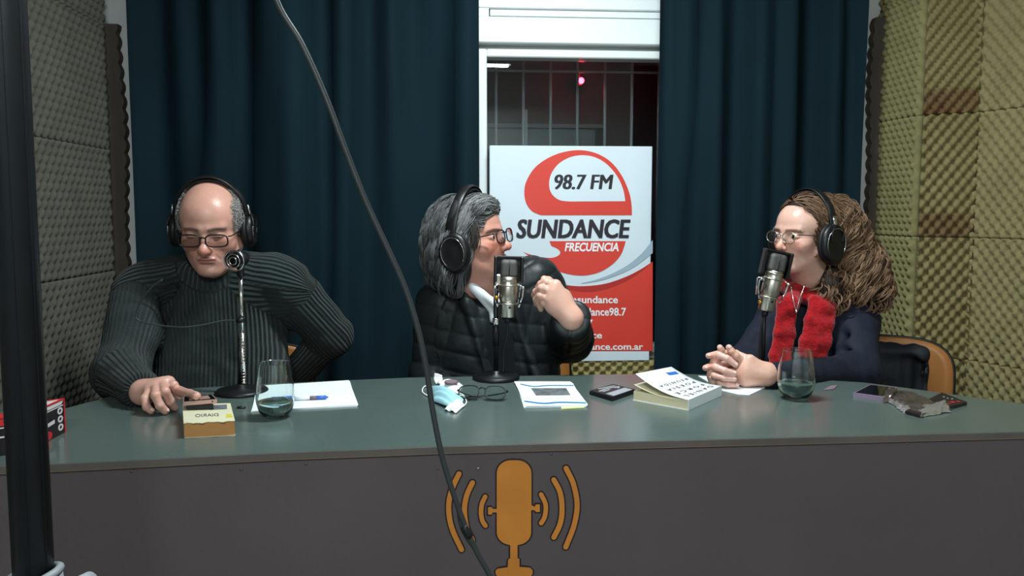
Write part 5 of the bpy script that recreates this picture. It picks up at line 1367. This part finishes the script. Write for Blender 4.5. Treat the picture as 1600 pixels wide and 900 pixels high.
def quilt(segs, default_uv, pu, pv, h):
    def fn(V):
        best = default_uv(V)[0]; u = default_uv(V)[1].copy(); v = default_uv(V)[2].copy()
        for a, b, r in segs:
            a = A(a, float); b = A(b, float); d = cap(a, b, r)(V); Rf = frame(b - a); q = (V - a) @ Rf
            m = d < best; u[m] = (np.arctan2(q[:, 1], q[:, 0]) * 0.065)[m]; v[m] = q[:, 2][m]; best = np.minimum(best, d)
        a = np.abs(np.sin(np.pi * u / pu)); b = np.abs(np.sin(np.pi * v / pv))
        return h * (np.minimum(a, 1) ** 0.35 * b ** 0.45 - 0.6) + 0.002 * vnoise(V, 60, 3)
    return fn
chest = ell(PY(770, 525, 2.46), (0.205, 0.145, 0.205)); x20 = PY(770, 525, 2.46)[0]
q2 = quilt([(sl2, el2, 0.07), (el2, wl2, 0.06), (sr2, er2, 0.07), (er2, w2, 0.06)], lambda V: (chest(V), V[:, 0] - x20 + 0.01 - 0.25 * (V[:, 2] - 0.9), V[:, 2] + 0.15 * (V[:, 0] - x20)), 0.11, 0.056, 0.0055)
cloth('jacket', S, [sl2, sr2, el2, er2, w2, wl2, (sl2[0], 2.4, 0.56), PY(770, 425, 2.45)], 'jacket', per2, 0.0042, 0.09, q2)
S = Sdf().add(ell(PY(770, 525, 2.46), (0.190, 0.137, 0.195)), 0).add(ell(PY(772, 600, 2.47), (0.185, 0.142, 0.15)), 0.05).add(cap(PY(735, 458, 2.44), PY(795, 452, 2.44), 0.068), 0.03)
S.sub(cap(PY(762, 452, 2.42), PY(757, 400, 2.38), 0.068, 0.08), 0.01).sub(sph(PY(768, 445, 2.33), 0.05), 0.01)
cloth('pullover', S, [PY(700, 450, 2.44), PY(840, 600, 2.46)], 'pullover', per2, 0.006, 0.13)
S = Sdf().add(cap(PY(722, 430, 2.42), PY(738, 446, 2.345), 0.014, 0.012), 0).add(cap(PY(738, 446, 2.345), PY(772, 474, 2.325), 0.013, 0.010), 0.008).add(cap(PY(742, 454, 2.34), PY(764, 482, 2.335), 0.010, 0.007), 0.012)
S.add(cap(PY(800, 436, 2.40), PY(774, 476, 2.325), 0.013, 0.009), 0.006).add(cap(PY(722, 430, 2.42), PY(735, 428, 2.49), 0.014), 0.01).add(cap(PY(735, 428, 2.49), PY(800, 436, 2.43), 0.014), 0.01).add(cap(PY(768, 470, 2.335), PY(770, 500, 2.332), 0.011, 0.009), 0.008)
cloth('shirt_collar', S, [PY(720, 430, 2.5), PY(800, 490, 2.33)], 'shirt', per2, 0.0028, 0.03)
# hair: dark base volume and long wavy strands
def hair_vol2():
    S = Sdf()
    S.add(ell((0, -0.020, 0.036), (0.084, 0.104, 0.092)), 0)
    S.add(ell((0, -0.078, -0.030), (0.074, 0.058, 0.100)), 0.04)
    S.add(ell((0.072, -0.030, -0.050), (0.024, 0.050, 0.080)), 0.03); S.add(ell((-0.072, -0.030, -0.050), (0.024, 0.050, 0.080)), 0.03)
    S.sub(ell((0, 0.092, -0.030), (0.088, 0.062, 0.108)), 0.012)
    S.add(ell((0, 0.050, 0.085), (0.062, 0.036, 0.026)), 0.015)
    return S
hv = localized(hair_vol2(), o2, R2, s2)
V, F = mesh_sdf(hv, o2 - 0.21, o2 + 0.19, 0.0042)
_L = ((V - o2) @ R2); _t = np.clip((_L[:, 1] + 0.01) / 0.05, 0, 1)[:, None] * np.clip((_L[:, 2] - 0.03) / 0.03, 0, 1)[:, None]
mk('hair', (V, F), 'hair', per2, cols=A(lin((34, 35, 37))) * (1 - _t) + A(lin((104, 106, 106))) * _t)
rs = np.random.RandomState(5)
Lh = ((V - o2) @ R2) / s2
cand = np.where(Lh[:, 2] > 0.0)[0]; ro = V[rs.choice(cand, 3800)]
cR2, cD2 = R2 @ A([0, -1.0, 0]), A([0, 0, -1.0])
def flow2(P, k):
    L = ((P - o2) @ R2); s = np.sign(L[:, 0] + 0.015)[:, None]
    return (R2[:, 0][None] * s * np.clip(L[:, 2:3] * 9, 0, 1)) + cR2 * 0.45 + cD2 * (0.9 + 0.5 * (k > 6)) + rs.normal(size=P.shape) * 0.06
O = trace_hair(hv, ro, 22, 0.0105, flow2, 6, off=0.006, wave=0.30, wfreq=0.55)
O = keep_off_face(O, o2, R2, s2, 0.045, 0.052)
O = upsample(O, 40)
ld, gi = clumps(O, 230, 3); r_ = np.random.RandomState(4); kk = np.linspace(0, 1, 40)[None]
O = clumped(O, ld, gi, 0.1, 0.72)
phs = r_.uniform(0, 6.28, 230)[gi][:, None]; fr_ = r_.uniform(9, 17, 230)[gi][:, None]
gO = -grad(hv, O.reshape(-1, 3)).reshape(O.shape)
O = O - gO * ((0.004 + 0.006 * kk) * (0.6 + np.sin(phs + fr_ * kk)) + 0.010 * kk ** 3 * r_.uniform(0, 1.5, 230)[gi][:, None])[..., None]
T_ = np.gradient(O, axis=1); T_ /= np.linalg.norm(T_, axis=2, keepdims=True) + 1e-9
O = O + np.cross(T_, gO) * (0.007 * kk * np.cos(phs + fr_ * 0.8 * kk))[..., None]
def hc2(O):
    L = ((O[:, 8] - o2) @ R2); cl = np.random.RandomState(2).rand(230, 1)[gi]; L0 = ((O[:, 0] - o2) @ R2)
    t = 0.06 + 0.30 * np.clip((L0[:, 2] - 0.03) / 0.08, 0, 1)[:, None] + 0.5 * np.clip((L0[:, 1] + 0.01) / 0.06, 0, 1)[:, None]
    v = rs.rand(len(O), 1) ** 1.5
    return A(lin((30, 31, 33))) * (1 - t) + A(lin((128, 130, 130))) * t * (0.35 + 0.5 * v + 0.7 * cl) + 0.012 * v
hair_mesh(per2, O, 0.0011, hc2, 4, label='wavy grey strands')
# front locks sweeping back from the forehead
_c = np.where((_L[:, 1] > 0.015) & (_L[:, 2] > 0.045))[0]; ro = V[rs.choice(_c, 1500)]
O = trace_hair(hv, ro, 10, 0.0065, lambda P, k: R2[:, 0][None] * np.where(((P - o2) @ R2)[:, :1] > -0.02, 1.0, -1.0) + cR2 * 0.5 + A([0, 0, 0.15]) + rs.normal(size=P.shape) * 0.08, 12, off=0.007, wave=0.5, wfreq=0.8)
ld, gi = clumps(O, 110, 8)
O = upsample(clumped(O, ld, gi, 0.0, 0.7), 20)
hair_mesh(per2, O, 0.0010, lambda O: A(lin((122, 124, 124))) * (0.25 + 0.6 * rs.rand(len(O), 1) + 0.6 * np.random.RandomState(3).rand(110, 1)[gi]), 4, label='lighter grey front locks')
# loose lock on the temple
pts = [o2 + R2 @ A(p) for p in ((0.070, 0.048, 0.055), (0.078, 0.050, 0.025), (0.078, 0.046, -0.002), (0.080, 0.036, -0.022))]
base_ = spline(pts, 12); O = base_[None] + rs.normal(size=(70, 1, 3)) * 0.005 + rs.normal(size=(70, 12, 3)) * 0.0008
hair_mesh(per2, O, 0.0010, lambda O: np.ones((len(O), 3)) * A(lin((70, 66, 64))), 4, label='dark lock over the temple')
legs(per2, (PY(772, 600, 2.47)[0], 2.47, 0.57), 0.1)
headphones(o2, R2, s2 * 1.02, 'black headphones over the wavy grey hair of the man in the quilted jacket', 0.034, 0.012, 1.15, 0.012)
eyeglasses(o2, R2, s2, 'dark thin-rimmed eyeglasses on the man in the quilted jacket', None, 'black_metal', 0.0262, 0.0185, 0.0019, 3.0, zoff=-0.003, yoff=0.104)

# ---------------------------------------------------------------- woman on the right
SK3 = (214, 170, 152)
o3 = PY(1257, 367, 2.33); R3 = head_frame(-66, -1, 2); s3 = 0.93
per3 = person('woman with long curly brown hair and a red scarf, hands clasped on the desk', (PY(1285, 520, 2.42)[0], 2.42, 0))
nb3 = PY(1272, 455, 2.40)
def hm3(L):
    x, y, z = np.abs(L[:, 0]), L[:, 1], L[:, 2]
    return np.clip((0.030 - y + (z - 0.075) * 2.0) / 0.012, 0, 1) * np.clip((z + 0.02) / 0.02, 0, 1)
H3 = head_mesh(o3, R3, s3, head_sdf(0.97, 1.0, female=True), lambda L: skin_cols(L, SK3, (178, 84, 80), (120, 84, 66), hm3, (84, 62, 46), 0.5), neck=(o3 + R3 @ A([0, -0.02, -0.08]), nb3, 0.048, 0.055))
sr3 = PY(1218, 492, 2.46); er3 = PY(1165, 572, 2.30); wr3 = Z(1150, 585, 0.060); sl3 = PY(1332, 500, 2.34); el3 = PY(1343, 580, 2.20); wl3 = PY(1199, 586, PZ(1160, 603, TZ + 0.005)[1] - 0.004)
# clasped hands: finger chains of both hands
def Q3(x, y, Y): return PY(x, y, Y)
Yh = PZ(1160, 603, TZ + 0.005)[1]
fL = [([Q3(1172, 562, Yh + 0.000), Q3(1150, 552, Yh + 0.020), Q3(1128, 551, Yh + 0.022), Q3(1107, 556, Yh + 0.014)], True, 0.98),
      ([Q3(1165, 575, Yh - 0.004), Q3(1142, 566, Yh + 0.020), Q3(1120, 568, Yh + 0.020), Q3(1102, 575, Yh + 0.010)], True, 1.0),
      ([Q3(1163, 586, Yh - 0.004), Q3(1140, 580, Yh + 0.018), Q3(1124, 584, Yh + 0.020), Q3(1110, 590, Yh + 0.012)], True, 0.95),
      ([Q3(1165, 596, Yh - 0.002), Q3(1145, 594, Yh + 0.016), Q3(1132, 596, Yh + 0.018), Q3(1120, 599, Yh + 0.012)], True, 0.88)]
fR = [([Q3(1118, 562, Yh + 0.022), Q3(1124, 555, Yh - 0.002), Q3(1136, 560, Yh - 0.016), Q3(1149, 570, Yh - 0.020)], True, 0.98),
      ([Q3(1114, 575, Yh + 0.022), Q3(1119, 574, Yh - 0.004), Q3(1132, 579, Yh - 0.018), Q3(1147, 583, Yh - 0.021)], True, 1.0),
      ([Q3(1112, 587, Yh + 0.020), Q3(1117, 587, Yh - 0.004), Q3(1131, 591, Yh - 0.018), Q3(1147, 592, Yh - 0.021)], True, 0.95),
      ([Q3(1116, 597, Yh + 0.018), Q3(1124, 598, Yh - 0.002), Q3(1137, 601, Yh - 0.014), Q3(1151, 602, Yh - 0.017)], True, 0.86)]
thL = ([Q3(1165, 568, Yh + 0.006), Q3(1150, 556, Yh + 0.000), Q3(1143, 549, Yh + 0.002), Q3(1139, 543, Yh + 0.004)], True, 1.06)
thR = ([Q3(1135, 565, Yh + 0.036), Q3(1130, 553, Yh + 0.024), Q3(1127, 547, Yh + 0.020), Q3(1125, 543, Yh + 0.018)], True, 1.0)
hsL = hand_sdf(wl3, fL + [thL], 0.0135, 0.0215, 0.0083, elbow=el3, extra=[(ell(Q3(1168, 584, Yh + 0.004), (0.030, 0.014, 0.026)), 0.016), (cap(Q3(1168, 582, Yh + 0.008), wl3 + A([0, 0.004, 0.004]), 0.022, 0.022), 0.02)])
wr3h = Q3(1160, 572, Yh + 0.075)
hsR = hand_sdf(wr3h, fR + [thR], 0.0125, 0.022, 0.0083)
hpL = [p for c in fL + [thL] for p in c[0]] + [wl3, wl3 + (el3 - wl3) * 0.3]; hpR = [p for c in fR + [thR] for p in c[0]] + [wr3h]
hdL = hand_mesh(hsL, hpL, (212, 168, 150), 0.0018); hdR = hand_mesh(hsR, hpR, (216, 174, 160), 0.0018)
S = Sdf().add(ell(PY(1275, 525, 2.43), (0.13, 0.10, 0.16))).add(cap(sl3, sr3, 0.045), 0.04).add(cap(sl3, el3, 0.035, 0.03), 0.03).add(cap(el3, wl3, 0.028, 0.022), 0.02).add(cap(sr3, er3, 0.042, 0.038), 0.03).add(cap(er3, wr3h, 0.034, 0.021), 0.02).add(ell((PY(1285, 590, 2.42)[0], 2.43, 0.68), (0.14, 0.11, 0.15)), 0.04)
tor3 = coarse(S, [sl3, sr3, el3, er3, wl3, wr3h, (1.1, 2.43, 0.58)], SK3, 0.09, 0.006)
b3_ = body_part(per3, [H3[:3], hdL, hdR, tor3])
eyes(o3, R3, s3, per3, (0.1, 1, 0.0))
nails([(c[0][3], c[0][3] - c[0][2], (0.1, -1, 0.5), 0.0066) for c in fR + fL] + [(thL[0][3], thL[0][3] - thL[0][2], (0, -1, 0.2), 0.0075)], b3_)
# jacket
S = Sdf()
S.add(ell(PY(1280, 530, 2.43), (0.165, 0.135, 0.185)), 0)
S.add(ell(PY(1288, 600, 2.43), (0.165, 0.14, 0.16)), 0.05)
S.add(ell((PY(1288, 600, 2.43)[0], 2.44, 0.60), (0.17, 0.14, 0.11)), 0.04)
S.add(cap(sr3 + A([0.02, 0, 0]), sl3, 0.062, 0.068), 0.05)
S.add(cap(sl3, el3, 0.068, 0.056), 0.03); S.add(cap(el3, wl3 + (el3 - wl3) * 0.02, 0.054, 0.031), 0.03)
S.add(cap(sr3, er3, 0.062, 0.050), 0.03); S.add(cap(er3, wr3h + (er3 - wr3h) * 0.22, 0.050, 0.034), 0.03)
S.sub(cap(PY(1262, 445, 2.38), PY(1262, 410, 2.36), 0.065, 0.075), 0.015)
S.sub(cap(PY(1240, 470, 2.25), PY(1245, 640, 2.22), 0.04, 0.05), 0.01)
cut_cuff(S, wl3, el3, 0.002, 0.045)
for p_, q_, r_ in (((1310, 520, 2.255), (1350, 545, 2.25), 0.012), ((1308, 545, 2.23), (1350, 562, 2.19), 0.010), ((1190, 520, 2.33), (1170, 545, 2.25), 0.010)):
    S.sub(cap(PY(*p_), PY(*q_), r_), 0.025)
cloth('jacket', S, [sl3, sr3, el3, er3, wl3, wr3h, (1.1, 2.43, 0.58)], 'navy', per3, 0.0045, 0.09, lambda V: 0.004 * vnoise(V, 34, 8) + 0.0018 * vnoise(V, 85, 9))
S_ = None
S = Sdf().add(ell(PY(1278, 530, 2.43), (0.150, 0.125, 0.175)), 0).add(ell(PY(1288, 600, 2.43), (0.15, 0.13, 0.15)), 0.05)
cloth('dark_top', S, [PY(1278, 530, 2.43), PY(1288, 600, 2.43)], 'pullover', per3, 0.007, 0.2)
# scarf
S = Sdf(); cs = PY(1266, 452, 2.385)
ringp = [cs + A([0.066 * math.cos(a), 0.070 * math.sin(a), 0.012 * math.sin(a) + 0.006 * math.cos(2 * a)]) for a in np.linspace(0, 2 * math.pi, 13)]
for i in range(12): S.add(cap(ringp[i], ringp[i + 1], 0.023), 0.012 if i else 0)
S.add(cap(cs + A([-0.05, -0.04, -0.005]), PY(1230, 478, 2.285), 0.022, 0.024), 0.012)
S.add(cap(cs + A([0.035, -0.06, -0.005]), PY(1284, 480, 2.285), 0.022, 0.028), 0.012)
def flap(pts, wd, th):
    for i in range(len(pts) - 1):
        a_, b_ = pts[i], pts[i + 1]; Rf = frame(b_ - a_, (0, 1, 0)); c_ = (a_ + b_) / 2
        S.add(rbox(c_, A([wd / 2, th / 2, np.linalg.norm(b_ - a_) / 2 + 0.012]), Rf, th / 2 * 0.95), 0.015)
flap([PY(1230, 472, 2.285), PY(1226, 520, 2.272), PY(1219, 560, 2.262), PY(1212, 600, 2.25)], 0.060, 0.026)
flap([PY(1286, 474, 2.285), PY(1280, 505, 2.262), PY(1274, 535, 2.252), PY(1270, 556, 2.250)], 0.086, 0.026)
cloth('scarf', S, ringp + [PY(1216, 600, 2.25), PY(1290, 470, 2.28)], 'scarf', per3, 0.0036, 0.06, lambda V: 0.003 * vnoise(V, 80, 11) + 0.001 * vnoise(V, 300, 12))
mk('necklace', tube(spline([PY(1236, 448, 2.262), PY(1240, 470, 2.250), PY(1244, 484, 2.244), PY(1249, 468, 2.246), PY(1258, 444, 2.260)], 24), 0.0012, 6), 'chrome', per3)
mk('pendant', tube([PY(1244, 484, 2.242), PY(1244, 491, 2.241)], [0.003, 0.0022], 8), 'chrome', per3)
X3 = lambda l: o3 + R3 @ (A(l, float) * s3)
mk('earring', lathe([(0.0, -0.005), (0.0045, 0.0), (0.0, 0.005)], 14, PY(1274.5, 400, o3[1] - 0.062), (0, 0, 1)), 'gold', per3)
# curly hair
S3 = Sdf()
S3.add(localized(Sdf().add(ell((0, -0.018, 0.034), (0.080, 0.102, 0.090)), 0).sub(ell((0, 0.100, -0.022), (0.096, 0.062, 0.096)), 0.010), o3, R3, s3), 0)
S3.add(ell(PY(1313, 382, 2.40), (0.068, 0.085, 0.095)), 0.04)
S3.add(ell(PY(1330, 425, 2.38), (0.082, 0.095, 0.085)), 0.04)
S3.add(ell(PY(1345, 455, 2.35), (0.070, 0.080, 0.055)), 0.03)
S3.add(ell(PY(1300, 448, 2.32), (0.055, 0.050, 0.075)), 0.03)
S3.add(ell(PY(1305, 350, 2.38), (0.045, 0.08, 0.08)), 0.04)
S3.sub(cap(PY(1240, 470, 2.30), PY(1240, 410, 2.28), 0.05, 0.04), 0.01)
V, F = mesh_sdf(S3, PY(1230, 520, 2.2) + A([0, 0, 0]), PY(1410, 280, 2.6), 0.005)
mk('hair', (V, F), 'hair', per3, cols=np.ones((len(V), 3)) * A(lin((40, 28, 23))))
rs = np.random.RandomState(8)
L = ((V - o3) @ R3) / s3
cand = np.where(L[:, 2] > -0.02)[0]; ro = V[rs.choice(cand, 2600)]
def flow3(P, k):
    q = np.zeros_like(P); q[:, 2] = -1.0; q += (R3 @ A([0, -0.9, 0]))[None] * (1.0 if k < 9 else 0.25); return q + rs.normal(size=P.shape) * 0.10
O = trace_hair(S3, ro, 25, 0.0120, flow3, 9, off=0.007, wave=0.25, wfreq=0.6, cling=0.9)
O = keep_off_face(O, o3, R3, s3, 0.040, 0.066)
O = upsample(O, 84)
def curlize(O, amp, turns, seed, start=0.25, g=None, ng=0):
    r = np.random.RandomState(seed); N, K, _ = O.shape
    if g is None: g = np.arange(N); ng = N
    T = np.gradient(O, axis=1); T /= np.linalg.norm(T, axis=2, keepdims=True) + 1e-9
    ref = np.zeros_like(T); ref[..., 1] = -1; ref -= T * (ref * T).sum(2, keepdims=True); ref /= np.linalg.norm(ref, axis=2, keepdims=True) + 1e-6
    B = np.cross(T, ref); kk = np.arange(K)[None] / K
    am = amp * np.clip((kk - start) / 0.3, 0.06, 1) * r.uniform(0.6, 1.4, (ng, 1))[g]; an = r.uniform(0, 6.28, (ng, 1))[g] + kk * 2 * np.pi * turns * r.uniform(0.75, 1.3, (ng, 1))[g]
    return O + ref * (am * np.cos(an))[..., None] + B * (am * np.sin(an))[..., None]
def hc3(O):
    v = 0.35 * rs.rand(len(O), 1) + 0.65 * np.random.RandomState(1).rand(400, 1)[CG]; e = O[:, -1]; near = np.clip((2.42 - e[:, 1:2]) / 0.10, 0, 1) * np.clip((1.36 - e[:, 0:1]) / 0.12, 0, 1)
    c = A(lin((70, 47, 36))) * (0.45 + 0.9 * v); return c * (1 - 0.6 * near) + A(lin((162, 128, 98))) * 0.6 * near * (0.35 + 0.9 * v)
ld, gi = clumps(O, 330, 5); CG = gi
O = clumped(O, ld, gi, 0.15, 0.92)
hair_mesh(per3, curlize(O, 0.0150, 4.6, 3, 0.2, gi, 330), 0.0011, hc3, 4, label='long brown curls')
# shorter surface curls over the lower volume
cand = np.where((V[:, 2] < o3[2] - 0.03) & (V[:, 1] < 2.46))[0]; ro = V[rs.choice(cand, 1700)]
O = upsample(trace_hair(S3, ro, 12, 0.010, flow3, 19, off=0.006, wave=0.3), 48)
ld, gi = clumps(O, 210, 6); CG = gi
O = clumped(O, ld, gi, 0.7, 0.92)
hair_mesh(per3, curlize(O, 0.0150, 2.3, 5, 0.0, gi, 210), 0.0011, hc3, 4, label='loose curls over the shoulder')
legs(per3, (PY(1288, 600, 2.43)[0], 2.43, 0.57), -0.55)
headphones(o3, R3, s3 * 1.04, 'black headphones over the curly brown hair of the woman', 0.0, 0.008, 1.25)
eyeglasses(o3, R3, s3, 'thin oval metal eyeglasses on the woman in the red scarf', None, 'nickel', 0.0235, 0.0175, 0.0012, 2.2, temple_m='leather_brown', zoff=-0.004, yoff=0.103, tr=0.0015)

# jacket hung on her chair
S = Sdf(); ca_ = PY(1395, 590, 2.36)
Rj = frame((math.sin(-0.55), -math.cos(-0.55), 0), (0, 0, 1))
S.add(rbox(PY(1386, 618, 2.37), A([0.108, 0.16, 0.030]), Rj, 0.028), 0)
S.add(rbox(PY(1386, 576, 2.40), A([0.100, 0.020, 0.05]), Rj, 0.018), 0.03)
for k in range(5): S.sub(cap(PY(1368 + 17 * k, 565, 2.30 + 0.006 * k), PY(1364 + 17 * k, 680, 2.29 + 0.006 * k), 0.016), 0.02)
V, F = mesh_sdf(S, ca_ - A([0.2, 0.2, 0.25]), ca_ + A([0.2, 0.2, 0.2]), 0.005)
V = V + grad(S, V) * (0.004 * vnoise(V * A([1.6, 1.6, 0.6]), 60, 4))[:, None]
solo('hung_jacket', (V, F), 'navy_dark', 'dark padded jacket hung over the chair back behind the woman', 'jacket')
